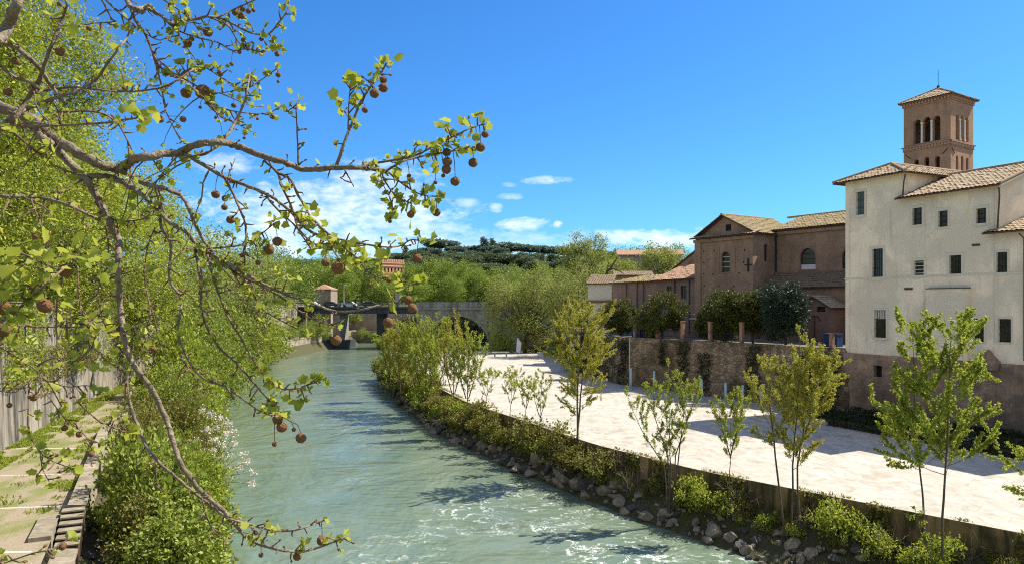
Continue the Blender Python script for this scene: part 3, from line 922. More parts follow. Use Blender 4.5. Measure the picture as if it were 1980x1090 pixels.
# brick base with the broken stub of an older wall
base = MB()
bh = WF.rect(1691.7, 706, 1707.7, 728)
BF = Face(WF.p(0, -.16, 0), WF.u, WF.w)
wall(base, BF, -.05, 20, PZ - .4, PB - .01, [bh], .45)
base.add([BF.p(-.05, 0, PZ - .4), BF.p(-.05, 8, PZ - .4), BF.p(-.05, 8, PB - .01), BF.p(-.05, 0, PB - .01)], [(0, 1, 2, 3)])
base.add([BF.p(-.05, 0, PB - .01), BF.p(20, 0, PB - .01), BF.p(20, .2, PB - .01), BF.p(-.05, .2, PB - .01)], [(0, 1, 2, 3)])
bb = base.build('brick_base', M['brick_base'], wb, uv=True)
m_ = MB(); fbox(m_, BF, bh[0] - .03, bh[1] + .03, .4, .43, bh[2] - .03, bh[3] + .03); m_.build('niche_back', M['dark'], bb)
m_ = MB(); rs = random.Random(4)
t_ = WF.hit(1893, 690)[0]; t2 = WF.hit(1938, 690)[0]
xs = np.linspace(t_, t2, 9)
hh = [.15, .55, .75, .68, .9, .62, .4, .2, .05]
for i in range(8):
    zz = hh[i]
    m_.add([BF.p(xs[i], -.25 - .1 * rs.random(), PB - .5), BF.p(xs[i + 1], -.25 - .1 * rs.random(), PB - .5), BF.p(xs[i + 1], -.12, PB + hh[i + 1]), BF.p(xs[i], -.12, PB + hh[i]),
            BF.p(xs[i + 1], .14, PB + hh[i + 1] - .05), BF.p(xs[i], .14, PB + hh[i] - .05)], [(0, 1, 2, 3), (3, 2, 4, 5)])
m_.build('broken_masonry', M['brick_base'], wb, uv=True)

# ================================================================ bell tower
TC = np.array([52.2, 88.0]); TW = 5.6
tw = thing('bell_tower', 'square brick bell tower with arched openings and pyramid tiled roof rising behind the cream building', 'tower', (TC[0], TC[1], TZ))
FA = Face(TC - AX * TW, AX, BX)            # face seen on the left
FB = Face(TC, BX, -AX)                     # face seen on the right
FC = Face(TC + BX * TW, -AX, -BX); FD = Face(TC + BX * TW - AX * TW, -BX, AX)
shaft = MB()
zc0, zc1, zt0 = 30.95, 31.5, 36.4
for f in (FA, FB, FC, FD):
    up_ = [f_ for f_ in ((1.2, 2.1, 31.75, 34.75, 'a'), (2.36, 3.26, 31.75, 34.85, 'a'), (3.52, 4.42, 31.75, 34.75, 'a'))]
    lo_ = [(1.25, 1.85, 26.2, 29.85, 'a'), (2.5, 3.1, 26.2, 29.95, 'a'), (3.75, 4.35, 26.2, 29.85, 'a')]
    if f in (FC, FD): up_, lo_ = [], []
    wall(shaft, f, 0, TW, zc1, zt0, up_, .55); wall(shaft, f, 0, TW, TZ, zc0, lo_, .45)
    wall(shaft, f, 0, TW, zc0, zc1)
for z in (31.7, 26.0, 36.3):
    shaft.add([FA.p(.05, .05, z), FA.p(TW - .05, .05, z), FA.p(TW - .05, TW - .05, z), FA.p(.05, TW - .05, z)], [(0, 1, 2, 3)])
shaft.build('shaft', M['brick_tower'], tw, uv=True)
cor = MB(); cor2 = MB(); dent = MB(); dent2 = MB()
for f in (FA, FB, FC, FD):
    for (z, pr, hgt) in ((30.95, .10, .1), (31.38, .22, .14), (36.4, .12, .14), (36.86, .34, .12)):
        fbox(cor if z < 33 else cor2, f, -pr, TW + pr - .003, -pr, -.003, z + (0 if f in (FA, FC) else .004), z + hgt + (0 if f in (FA, FC) else .004))
    fbox(dent, f, .0, TW, -.03, -.0035, 31.08, 31.37); fbox(dent2, f, .0, TW, -.03, -.0035, 36.57, 36.84)
    n = 15
    for i in range(n):
        t = TW * (i + .5) / n
        fbox(dent, f, t - .09, t + .09, -.17, -.029, 31.1, 31.36); fbox(dent2, f, t - .09, t + .09, -.26, -.029, 36.58, 36.83)
cor.build('cornice', M['brick_tower'], tw, uv=True); cor2.build('cornice', M['brick_tower'], tw, uv=True); dent.build('bracket_course', M['brick_pale'], tw); dent2.build('bracket_course', M['brick_pale'], tw)
for f in (FA, FB):
    for t in (2.23, 3.39):
        c = MB(); q = f.p(t, -.02, 0); c.tube([(q[0], q[1], 31.76), (q[0], q[1], 31.9), (q[0], q[1], 34.05), (q[0], q[1], 34.25)], [.17, .12, .105, .19], 8)
        c.build('colonnette', M['marble'], tw)
ti = MB()
for f in (FA, FB):
    for (a, b, za, zb) in ((.25, .9, 30.6, 30.0), (4.7, 5.3, 30.0, 30.6)):
        ti.tube([f.p(a, -.05, za), f.p(b, -.05, zb)], .045, 5)
ti.build('wall_tie', M['iron'], tw)
tz = 36.98; ap = np.array(FA.p(TW / 2, TW / 2, 38.75)); ov = .5
cs = [np.array(FA.p(-ov, -ov, tz)), np.array(FA.p(TW + ov, -ov, tz)), np.array(FA.p(TW + ov, TW + ov, tz)), np.array(FA.p(-ov, TW + ov, tz))]
for i in range(4): r_ = roof('roof', [cs[i], cs[(i + 1) % 4], ap], M['tile'], tw, .32, .45, 5)
m_ = MB()
for i in range(4): ridge(m_, cs[i] + (0, 0, .07), ap + (0, 0, .08), .1)
m_.build('hip_tiles', M['tile'], r_)
m_ = MB(); m_.tube([ap, ap + (0, 0, .35)], .16, 6); m_.tube([ap + (0, 0, .3), ap + (0, 0, 2.3)], .03, 5); q = ap + (0, 0, 1.9); m_.tube([q - (.0, 0, 0), q + (-.35, 0, .05)], .03, 4)
m_.build('finial', M['iron'], tw)

# ================================================================ church
ch = thing('brick_church', 'brown brick church with tiled gable roof and arched windows above the terrace', 'church', (FR[0], FR[1], TZ))
CF = Face(FL, AX, BX); CW = 8.3; CE = 19.9
win = CF.rect(1395, 487, 1411, 526)
body = MB()
wall(body, CF, 0, CW, TZ - .1, CE, [(win[0], win[1], win[2], win[3], 'a')], .35)
CS = Face(FR, BX, -AX)
sw = CS.rect(1478, 473, 1484, 506)
wall(body, CS, 0, 4.0, TZ - .1, CE, [sw], .3)
wall(body, Face(FL, BX, AX), 0, 12, TZ - .1, CE)
pk = CW / 2 - .2
body.add([CF.p(.15, .5, CE), CF.p(CW - .15, .5, CE), CF.p(pk, .5, 22.15)], [(0, 1, 2)])
NF = Face(ca(0, 4.0), AX, BX)
nh = []
for (a, b, c, d) in ((1547, 480, 1577, 521), (1628, 478, 1662, 519)):
    q = NF.rect(a, b, c, d); nh.append((q[0], q[1], q[2], q[3], 'a'))
NE = 20.35
wall(body, NF, 0, 15, TZ, NE, nh, .35)
body.build('wall', M['brick_church'], ch, uv=True)
for (f, h) in ((CF, win), (NF, nh[0]), (NF, nh[1])):
    m_ = MB(); r = (h[1] - h[0]) / 2
    k = 10; cx = (h[0] + h[1]) / 2; sp = h[3] - r
    for i in range(k):
        a0, a1 = math.pi * i / k, math.pi * (i + 1) / k
        def q(rr, a, d): return f.p(cx - rr * math.cos(a), d, sp + rr * math.sin(a))
        prism(m_, [q(r, a0, -.03), q(r, a1, -.03), q(r + .2, a1, -.03), q(r + .2, a0, -.03)], [q(r, a0, -.003), q(r, a1, -.003), q(r + .2, a1, -.003), q(r + .2, a0, -.003)])
    wn = m_.build('arched_window', M['pink'], ch, uv=True)
    m_ = MB(); fbox(m_, f, h[0] - .15, h[1] + .15, -.05, -.003, h[2] - .15, h[2] - .002); m_.build('sill', M['pink'], wn, uv=True)
    m_ = MB(); fbox(m_, f, h[0] - .02, h[1] + .02, .25, .28, h[2], h[3]); m_.build('pane', M['glass'], wn)
    m_ = MB()
    for i in range(1, 4): z = h[2] + (h[3] - h[2]) * i / 4; fbox(m_, f, h[0], h[1], .2, .235, z - .03, z + .03)
    m_.build('glazing_bar', M['marble'] if f is CF else M['iron'], wn)
m_ = MB(); fbox(m_, NF, nh[0][0] + .02, nh[0][1] - .02, .2, .24, nh[0][2], nh[0][2] + .55); m_.build('lower_pane', M['marble'], ch)
m_ = MB(); fbox(m_, CS, sw[0] - .02, sw[1] + .02, .22, .25, sw[2], sw[3]); m_.build('side_window', M['dark'], ch)
m_ = MB(); q = CF.rect(1398, 434, 1408, 446); fbox(m_, CF, q[0], q[1], .46, .497, q[2], q[3]); m_.build('gable_window', M['dark'], ch)
# anchor cross and putlog holes
m_ = MB(); q = CF.rect(1440, 508, 1454, 516); z = (q[2] + q[3]) / 2; fbox(m_, CF, q[0], q[1] + .1, -.07, -.004, z - .06, z + .06)
q2 = CF.rect(1446, 499, 1449, 525); fbox(m_, CF, q2[0], q2[1], -.11, -.072, q2[2], q2[3]); m_.build('wall_anchor', M['iron'], ch)
m_ = MB()
for (a, b) in ((1361, 486), (1381, 485), (1421, 485), (1440, 484), (1361, 508), (1387, 508), (1415, 508), (1438, 507), (1361, 530), (1379, 530), (1419, 553), (1362, 552), (1390, 553), (1429, 529)):
    t, z = CF.hit(a, b); fbox(m_, CF, t - .08, t + .08, -.012, -.003, z - .1, z + .1)
m_.build('putlog_hole', M['dark'], ch)
m_ = MB(); fbox(m_, CF, -.03, .9, -.14, -.003, TZ, CE - .3)
q = CF.rect(1384, 480, 1391, 530); fbox(m_, CF, q[0] - .1, q[1], -.04, -.003, q[2], q[3]); q = CF.rect(1414, 480, 1421, 530); fbox(m_, CF, q[0], q[1] + .1, -.04, -.003, q[2], q[3])
m_.build('pilaster', M['brick_church'], ch, uv=True)
C3 = lambda t, s, z: np.array(CF.p(t, s, z))
# gable roof, pent strip on the front, nave roof, aisle roof
rdg = 22.35
r1 = roof('roof', [C3(CW + .5, -.1, CE - .02), C3(CW + .5, 9.5, CE - .02), C3(pk, 9.5, rdg), C3(pk, -.1, rdg)], M['tile_green'], ch, .36, .5, 4)
roof('roof', [C3(-.5, 9.5, CE - .02), C3(-.5, -.1, CE - .02), C3(pk, -.1, rdg), C3(pk, 9.5, rdg)], M['tile_green'], ch, .36, .5, 4)
roof('roof', [C3(-.55, -.55, CE - .1), C3(CW + .55, -.55, CE - .1), C3(CW + .55, .5, CE + .3), C3(-.55, .5, CE + .3)], M['tile'], ch, .36, .5, 4)
N3 = lambda t, s, z: np.array(NF.p(t, s, z))
r2 = roof('roof', [N3(-.3, -.55, NE), N3(15, -.55, NE), N3(15, 5.0, 22.3), N3(-.3, 5.0, 22.3)], M['tile_green'], ch, .36, .5, 4)
m_ = MB(); ridge(m_, C3(pk, -.1, rdg + .06), C3(pk, 9.5, rdg + .06)); ridge(m_, N3(-2, 5, 22.36), N3(15, 5, 22.36)); m_.build('ridge_tiles', M['tile'], r1)
m_ = MB(); fbox(m_, NF, 0.05, 15, -.25, -.003, NE - .55, NE - .2); m_.build('cornice', M['brick_church'], ch, uv=True); m_ = MB(); fbox(m_, CF, -.2, CW + .2, -.2, -.003, CE - .6, CE - .25); m_.build('cornice', M['brick_church'], ch, uv=True)
AF = Face(ca(0, 1.2), AX, BX)
aw = MB(); wall(aw, AF, 0.0, 15, TZ, 13.8); aw.build('aisle_wall', M['brick_church'], ch, uv=True)
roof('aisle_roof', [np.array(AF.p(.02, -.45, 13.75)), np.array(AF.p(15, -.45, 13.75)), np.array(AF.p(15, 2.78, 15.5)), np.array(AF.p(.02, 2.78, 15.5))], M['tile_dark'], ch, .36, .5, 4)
m_ = MB(); q = np.array(NF.p(.15, -.12, 0)); m_.tube([q + (0, 0, 15.6), q + (0, 0, NE - .3)], .07, 6); m_.build('downpipe', M['iron'], ch)

# low wing and the roofs behind it
lw_ = thing('church_wing', 'long low rose coloured wing with ochre tiled roof joined to the brick church', 'building', (FL[0], FL[1], TZ))
WGF = Face(FL - AX * 15.2 + BX * .3, AX, BX); WLn = 15.2
wh = [WGF.rect(1289, 553, 1300, 578), WGF.rect(1316, 552, 1328, 578)]
m_ = MB(); wall(m_, WGF, 0, WLn - .02, TZ, 15.1, wh, .3); wall(m_, Face(WGF.p(0, 0, 0), BX, AX), 0, 7, TZ, 15.1); m_.build('wall', M['rose'], lw_, uv=True)
for h in wh:
    m_ = MB(); fbox(m_, WGF, h[0] - .02, h[1] + .02, .2, .23, h[2], h[3]); wn = m_.build('window', M['glass'], lw_)
    m_ = MB(); t = (h[0] + h[1]) / 2; fbox(m_, WGF, t - .03, t + .03, .15, .19, h[2], h[3]); m_.build('glazing_bar', M['iron'], wn)
tS = WGF.hit(1263, 545)[0]
W3 = lambda t, s, z: np.array(WGF.p(t, s, z))
roof('roof', [W3(-.5, -.5, 14.9), W3(tS, -.5, 14.95), W3(tS, 4.5, 16.0), W3(1.5, 4.5, 16.0)], M['tile_green'], lw_, .36, .5, 4)
roof('roof', [W3(tS + .02, -.6, 15.0), W3(WLn - .03, -.6, 15.1), W3(WLn - .03, 6, 17.5), W3(tS + .02, 5, 16.3)], M['tile_orange'], lw_, .36, .5, 4)
m_ = MB()
for px in (1233, 1306, 1334):
    t = WGF.hit(px, 590)[0]; q = np.array(WGF.p(t, -.12, 0)); m_.tube([q + (0, 0, TZ + .3), q + (0, 0, 14.9)], .06, 5)
m_.build('downpipe', M['iron'], lw_)
m_ = MB()
for (a, b) in ((1207, 1212), (1240, 1245)):
    ta = WGF.hit(a, 590)[0]; tb = WGF.hit(b, 590)[0]; fbox(m_, WGF, ta, tb, -.2, -.003, TZ, 14.6)
m_.build('pilaster', M['rose'], lw_, uv=True)
# house behind with one rising verge
hb = thing('rear_house', 'brick house with sloping verge rising behind the church wing roof', 'house', (24.5, 99, TZ))
HF = Face((20.6, 103.2), AX, BX)
m_ = MB(); ta = HF.hit(1300, 510)[0]; tb = HF.hit(1352, 500)[0]
m_.add([HF.p(ta, 0, TZ), HF.p(tb, 0, TZ), HF.p(tb, 0, 19.2), HF.p(ta, 0, 16.6)], [(0, 1, 2, 3)]); m_.build('wall', M['brick_church'], hb, uv=True)
roof('roof', [np.array(HF.p(ta - .3, -.2, 16.6)), np.array(HF.p(ta - .3, 7, 16.6)), np.array(HF.p(tb, 7, 19.4)), np.array(HF.p(tb, -.2, 19.4))], M['tile'], hb, .36, .5, 4)
# little tiled roof and pale house further left
bh_ = thing('low_rear_building', 'small low building with a flat tiled roof behind the church wing', 'building', (18, 125, TZ))
HF = Face(P(1192, 530, 125)[:2], unit((.9, -.1)), unit((.1, .9)))
m_ = MB(); wall(m_, HF, 0, 5.6, TZ, 16.9); m_.build('wall', M['brick_church'], bh_, uv=True)
roof('roof', [np.array(HF.p(-.5, -.5, 16.85)), np.array(HF.p(6.2, -.5, 16.85)), np.array(HF.p(6.2, 4, 17.7)), np.array(HF.p(-.5, 4, 17.7))], M['tile'], bh_, .36, .5, 4)
ph = thing('pale_house', 'small pale plastered house with brown tiled roof left of the church wing', 'house', tuple(P(1140, 600, 112)[:2]) + (TZ,))
HF = Face(P(1137, 600, 112)[:2], unit((.95, -.3)), unit((.3, .95)))
m_ = MB(); wall(m_, HF, 0, 3.6, TZ, 15.1); wall(m_, Face(HF.p(0, 0, 0), HF.w, HF.u), 0, 5, TZ, 15.1); m_.build('wall', M['frame'], ph, uv=True)
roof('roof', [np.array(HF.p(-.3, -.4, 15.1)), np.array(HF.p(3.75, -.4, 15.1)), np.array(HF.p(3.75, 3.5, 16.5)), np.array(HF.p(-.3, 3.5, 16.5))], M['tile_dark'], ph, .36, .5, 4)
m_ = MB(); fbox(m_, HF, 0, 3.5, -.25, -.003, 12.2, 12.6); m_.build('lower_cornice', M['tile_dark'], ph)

# chapel in front of the aisle
cp = thing('small_chapel', 'little rose pink chapel with gabled tile roof beside the cream building', 'chapel', tuple(ca(6.9, -.5)) + (TZ,))
HF = Face(ca(6.88, -1.6), AX, BX); cw = 3.55
q = HF.rect(1579, 583, 1596, 602)
m_ = MB(); wall(m_, HF, 0, cw, TZ, 11.8, [q], .3)
m_.add([HF.p(0, 0, 11.8), HF.p(cw, 0, 11.8), HF.p(cw / 2, 0, 12.75)], [(0, 1, 2)])
wall(m_, Face(HF.p(cw, 0, 0), BX, -AX), 0, 2.75, TZ, 11.8); wall(m_, Face(HF.p(0, 0, 0), BX, AX), 0, 2.75, TZ, 11.8)
m_.build('wall', M['pink'], cp, uv=True)
m_ = MB(); fbox(m_, HF, q[0] - .02, q[1] + .02, .2, .24, q[2], q[3]); m_.build('window', M['glass'], cp)
K3 = lambda t, s, z: np.array(HF.p(t, s, z))
rr = roof('roof', [K3(cw + .4, -.45, 11.62), K3(cw + .4, 2.7, 11.62), K3(cw / 2, 2.7, 12.85), K3(cw / 2, -.45, 12.85)], M['tile'], cp, .33, .45, 5)
roof('roof', [K3(-.4, 2.7, 11.62), K3(-.4, -.45, 11.62), K3(cw / 2, -.45, 12.85), K3(cw / 2, 2.7, 12.85)], M['tile'], cp, .33, .45, 5)
m_ = MB()
pa = [HF.p(1.2 + .62 * (1 - math.cos(math.pi * i / 8)), -.02, 10.35 + .5 * math.sin(math.pi * i / 8)) for i in range(9)]
m_.tube([np.array(p) for p in pa], .06, 5); q = np.array(HF.p(1.82, -.05, 0)); m_.tube([q + (0, 0, TZ), q + (0, 0, 10.8)], .05, 5)
m_.build('lamp_hood', M['eave'], cp)

# ---- terrace furniture
rail_pts = []
for i, px in enumerate((1221, 1264, 1313, 1366, 1427, 1601)):
    r = (px - CX) / F; t = (r * RW0[1] - RW0[0]) / (RU[0] - r * RU[1]); q = RW0 + RU * t - RN * .55
    pl = MB(); zt = TZ + (2.0 if i < 5 else 1.3)
    pl.obox(q, RU, RN, .16, .16, TZ, zt); pl.obox(q, RU, RN, .2, .2, zt + .002, zt + .1)
    tag(pl.build('gate_pillar', M['post_red'], None), ('terracotta pillar standing on top of the old retaining wall among terrace trees', 'short brick pillar beside the blue container next to the pink chapel')[i == 5], 'pillar', 'pillars along the terrace edge' if i < 5 else None)
    if i < 5: rail_pts.append(q)
for i in range(4):
    a, b = rail_pts[i] + RU * .3, rail_pts[i + 1] - RU * .3
    r_ = thing('terrace_railing', 'thin iron railing strung between terracotta pillars on the terrace edge', 'railing', (a[0], a[1], TZ), 'railings along the terrace edge')
    m_ = MB()
    for z in (TZ + .45, TZ + 1.0): m_.tube([(a[0], a[1], z), (b[0], b[1], z)], .03, 4)
    m_.build('rail', M['iron'], r_)
    m_ = MB()
    for k in range(1, 12):
        q = a + (b - a) * k / 12; m_.tube([(q[0], q[1], TZ), (q[0], q[1], TZ + 1.0)], .014, 4)
    m_.build('bars', M['iron'], r_)


def crate(px, py, d, w, h, mat, name, label, cat, group=None):
    q = P(px, py, d); r = thing(name, label, cat, (q[0], q[1], TZ), group)
    m_ = MB(); m_.obox(q, RU, RN, w / 2, .45, TZ, TZ + h); m_.build('body', M[mat], r)
    m_ = MB(); m_.obox(q, RU, RN, w / 2 + .05, .5, TZ + h + .002, TZ + h + .09); m_.build('lid', M[mat], r)


crate(1235, 645, 84, 1.3, 1.0, 'tarp', 'rubbish_container', 'blue rubbish container between the dark round trees, left one of two', 'container', 'blue containers on the terrace')
crate(1262, 645, 81.5, 1.1, 1.0, 'tarp', 'rubbish_container', 'blue rubbish container beside the second terracotta pillar, right one of two', 'container', 'blue containers on the terrace')
crate(1611, 665, 66.5, 1.3, 1.1, 'tarp', 'storage_box', 'blue container with white marks in front of the pink chapel', 'container')
ks = thing('terrace_kiosk', 'low grey hut with flat roof between the terrace trees in front of the church', 'hut', tuple(ca(-5.4, -3.5)) + (TZ,))
HF = Face(ca(-5.6, -3.6), AX, BX)
m_ = MB(); dq = (.9, 1.5, TZ + .05, TZ + 1.7); wall(m_, HF, 0, 3.2, TZ, TZ + 2.1, [dq], .2); wall(m_, Face(HF.p(3.2, 0, 0), BX, -AX), 0, 2, TZ, TZ + 2.1); m_.build('wall', M['rose'], ks, uv=True)
m_ = MB(); fbox(m_, HF, .88, 1.52, .18, .2, TZ + .05, TZ + 1.7); m_.build('door', M['dark'], ks)
m_ = MB(); fbox(m_, HF, -.2, 3.4, -.2, 2.2, TZ + 2.103, TZ + 2.22); m_.build('flat_roof', M['frame'], ks)

# pale blue posts along the foot of the retaining wall
for i, (px, pt, pb) in enumerate(((1220, 711, 752), (1265, 717, 758), (1357, 733, 772), (1403, 740, 778), (1436, 744, 780), (1472, 751, 786))):
    q = G(px, pb, PZ)
    m_ = MB(); hgt = (pb - pt) / F * q[1]
    m_.tube([(q[0], q[1], PZ - .05), (q[0], q[1], PZ + hgt)], .11, 8); m_.tube([(q[0], q[1], PZ), (q[0], q[1], PZ + .06)], .2, 8)
    tag(m_.build('painted_post', M['post_blue'], None, True), 'pale blue round post standing at the foot of the old brick retaining wall', 'post', 'pale blue posts along the retaining wall')
q = G(1221, 752, PZ); m_ = MB(); m_.tube([(q[0] + .02, q[1] + 1.3, PZ), (q[0] + .02, q[1] + 1.3, TZ + .2)], .05, 6); m_.tube([(q[0] + .02, q[1] + 1.3, TZ), (q[0] + .02, q[1] + .9, TZ + .15)], .04, 5)
tag(m_.build('wall_pipe', M['post_blue'], None), 'thin grey pipe running up the left end of the retaining wall', 'pipe')

# things at the far tip of the paving
q = G(968, 689, PZ); bt = thing('stone_bench', 'pale bench on two supports at the far end of the island paving', 'bench', q)
m_ = MB(); m_.box(q[0] - 1.5, q[0] + 1.5, q[1] - .3, q[1] + .3, PZ + .72, PZ + .84); m_.build('seat', M['marble'], bt)
for dx in (-1.0, 1.0): m_ = MB(); m_.box(q[0] + dx - .12, q[0] + dx + .12, q[1] - .25, q[1] + .25, PZ, PZ + .718); m_.build('leg', M['wood_bench'], bt)
q = G(1045, 689, PZ); m_ = MB(); m_.box(q[0] - .5, q[0] + .5, q[1] - .4, q[1] + .4, PZ, PZ + .62); m_.box(q[0] - .56, q[0] + .56, q[1] - .46, q[1] + .46, PZ + .622, PZ + .75)
tag(m_.build('white_crate', M['white'], None), 'small white crate on the far end of the island paving beneath the large trees', 'crate')
q = G(1002, 690, PZ); m_ = MB()
prism(m_, [(q[0] - .35, q[1], PZ + .9), (q[0] + .35, q[1], PZ + .7), (q[0] + .55, q[1] + .1, PZ + 2.5), (q[0] - .2, q[1] + .1, PZ + 3.3)], [(q[0] - .35, q[1] + .05, PZ + .9), (q[0] + .35, q[1] + .05, PZ + .7), (q[0] + .55, q[1] + .15, PZ + 2.5), (q[0] - .2, q[1] + .15, PZ + 3.3)])
m_.tube([(q[0], q[1] + .08, PZ), (q[0], q[1] + .08, PZ + 3.3)], .04, 5)
tag(m_.build('white_sheet', M['white'], None), 'white sheet hung on a pole in front of the bushes beyond the paving', 'sheet')

# ================================================================ bridges
sb = thing('steel_bridge', 'dark steel girder road bridge with railing crossing the river in the distance', 'bridge', (-47, 201, 0))
ba, bbp = np.array([-64.0, 204.0]), np.array([-25.6, 197.7]); bu = unit(bbp - ba); bw = np.array([-bu[1], bu[0]])
Lb = np.linalg.norm(bbp - ba); mid = (ba + bbp) / 2 + bw * 4
m_ = MB(); m_.obox(mid, bu, bw, Lb / 2, 4.2, 10.9, 11.35); m_.build('deck', M['steel'], sb)
m_ = MB()
for off in (0.4, 3.5, 7.0): m_.obox(ba + bu * Lb / 2 + bw * off, bu, bw, Lb / 2, .15, 9.5, 10.88)
for k in range(int(Lb / 1.6)): c = ba + bu * (k * 1.6 + .5) + bw * .22; m_.obox(c, bu, bw, .05, .1, 9.5, 10.88)
m_.build('girder', M['steel'], sb)
m_ = MB()
for z in (11.65, 12.05, 12.45): c = ba + bu * Lb / 2; m_.tube([tuple(ba) + (z,), tuple(bbp) + (z,)], .045, 4)
for k in range(int(Lb / .8)): c = ba + bu * k * .8; m_.tube([tuple(c) + (11.3,), tuple(c) + (12.55,)], .05, 4)
m_.build('railing', M['steel'], sb)
for (px, mat, w, base) in ((654, 'marble', 1.0, 1), (738, 'steel', .9, 0)):
    q = P(px, 600, 202.5)
    m_ = MB(); m_.obox((q[0], q[1] + 3.2), bu, bw, w, 3.2, -1, 9.48); pr = m_.build('pier', M['bridge_stone'] if mat == 'marble' else M['steel'], sb, uv=True)
    if base: m_ = MB(); m_.obox((q[0] + .3, q[1] + 3.0), bu, bw, 2.4, 4.2, -1, 2.2); m_.build('pier_footing', M['steel'], pr)
m_ = MB(); q = P(631, 600, 206); m_.tube([(q[0], q[1], 0), (q[0], q[1], 9.6)], .35, 8); m_.build('column', M['marble'], sb)

gb = thing('stone_bridge', 'grey stone arch bridge with parapet, half hidden behind green trees in the middle', 'bridge', (-14, 196, 0))
ga, gbp = np.array([-25.5, 197.7]), np.array([16.0, 191.0]); gu = unit(gbp - ga); gw = np.array([-gu[1], gu[0]]); Lg = np.linalg.norm(gbp - ga)
GF = Face(ga, gu, gw)
tl = GF.hit(826, 600)[0]; tr = GF.hit(946, 600)[0]
m_ = MB(); cxm, ra_ = (tl + tr) / 2, (tr - tl) / 2; spz, rise = .2, 8.6
K = 24; arc = [(cxm - ra_ * math.cos(math.pi * i / K), spz + rise * math.sin(math.pi * i / K)) for i in range(K + 1)]
dep = 11.0
for d in (0, dep):
    for i in range(K):
        (x0, z0), (x1, z1) = arc[i], arc[i + 1]
        m_.add([GF.p(x0, d, z0), GF.p(x1, d, z1), GF.p(x1, d, 10.6), GF.p(x0, d, 10.6)], [(0, 1, 2, 3)])
    m_.add([GF.p(0, d, -1), GF.p(tl, d, -1), GF.p(tl, d, 10.6), GF.p(0, d, 10.6)], [(0, 1, 2, 3)])
    m_.add([GF.p(tr, d, -1), GF.p(Lg, d, -1), GF.p(Lg, d, 10.6), GF.p(tr, d, 10.6)], [(0, 1, 2, 3)])
for i in range(K):
    (x0, z0), (x1, z1) = arc[i], arc[i + 1]
    m_.add([GF.p(x0, 0, z0), GF.p(x1, 0, z1), GF.p(x1, dep, z1), GF.p(x0, dep, z0)], [(0, 1, 2, 3)])
m_.add([GF.p(tl, 0, -1), GF.p(tl, 0, .2), GF.p(tl, dep, .2), GF.p(tl, dep, -1)], [(0, 1, 2, 3)])
m_.add([GF.p(tr, 0, -1), GF.p(tr, 0, .2), GF.p(tr, dep, .2), GF.p(tr, dep, -1)], [(0, 1, 2, 3)])
m_.build('arch', M['bridge_stone'], gb, uv=True)
m_ = MB()
for i in range(K):
    (x0, z0), (x1, z1) = arc[i], arc[i + 1]
    def o2(x, z, k): return (cxm + (x - cxm) * k, spz + (z - spz) * k)
    a0, a1 = o2(x0, z0, 1.004), o2(x1, z1, 1.004); b0_, b1_ = o2(x0, z0, 1.09), o2(x1, z1, 1.09)
    prism(m_, [GF.p(a0[0], -.15, a0[1]), GF.p(a1[0], -.15, a1[1]), GF.p(b1_[0], -.15, b1_[1]), GF.p(b0_[0], -.15, b0_[1])], [GF.p(a0[0], -.004, a0[1]), GF.p(a1[0], -.004, a1[1]), GF.p(b1_[0], -.004, b1_[1]), GF.p(b0_[0], -.004, b0_[1])])
m_.build('arch_ring', M['quay_stone'], gb, uv=True)
m_ = MB(); fbox(m_, GF, -.2, Lg, -.4, dep + .4, 10.603, 11.2); fbox(m_, GF, -.2, Lg, -.1, .35, 11.203, 12.6); fbox(m_, GF, -.2, Lg, dep - .3, dep + .1, 11.203, 12.6)
for k in range(14): t = 1 + k * Lg / 14; fbox(m_, GF, t, t + .5, -.18, -.104, 11.203, 12.7)
m_.build('parapet', M['bridge_stone'], gb, uv=True)
m_ = MB(); fbox(m_, GF, tr + .3, tr + 3.2, -1.6, -.005, -1, 9.6); fbox(m_, GF, tr + .1, tr + 3.4, -1.8, -.004, 9.603, 10.2); m_.build('pier', M['bridge_stone'], gb, uv=True)

def parked_car(px, d, col, label):
    q = P(px, 582, d); r = thing('parked_car', label, 'car', (q[0], q[1], 11.35), 'cars on the bridge')
    m_ = MB(); prof = [(-2, .25), (2, .25), (2.05, .75), (1.3, .9), (.7, 1.4), (-1.2, 1.42), (-1.9, .95), (-2.05, .6)]
    prism(m_, [(q[0] + x, q[1] - .8, 11.35 + z) for x, z in prof], [(q[0] + x, q[1] + .8, 11.35 + z) for x, z in prof]); m_.build('body', M[col], r)
    m_ = MB(); pr = [(-1.1, .98), (1.1, .95), (.62, 1.36), (-1.0, 1.37)]
    prism(m_, [(q[0] + x, q[1] - .82, 11.35 + z) for x, z in pr], [(q[0] + x, q[1] + .82, 11.35 + z) for x, z in pr]); m_.build('window', M['glass'], r)
    for dx in (-1.3, 1.3):
        m_ = MB(); m_.tube([(q[0] + dx, q[1] - .85, 11.68), (q[0] + dx, q[1] + .85, 11.68)], .32, 10); m_.build('wheel', M['iron'], r)


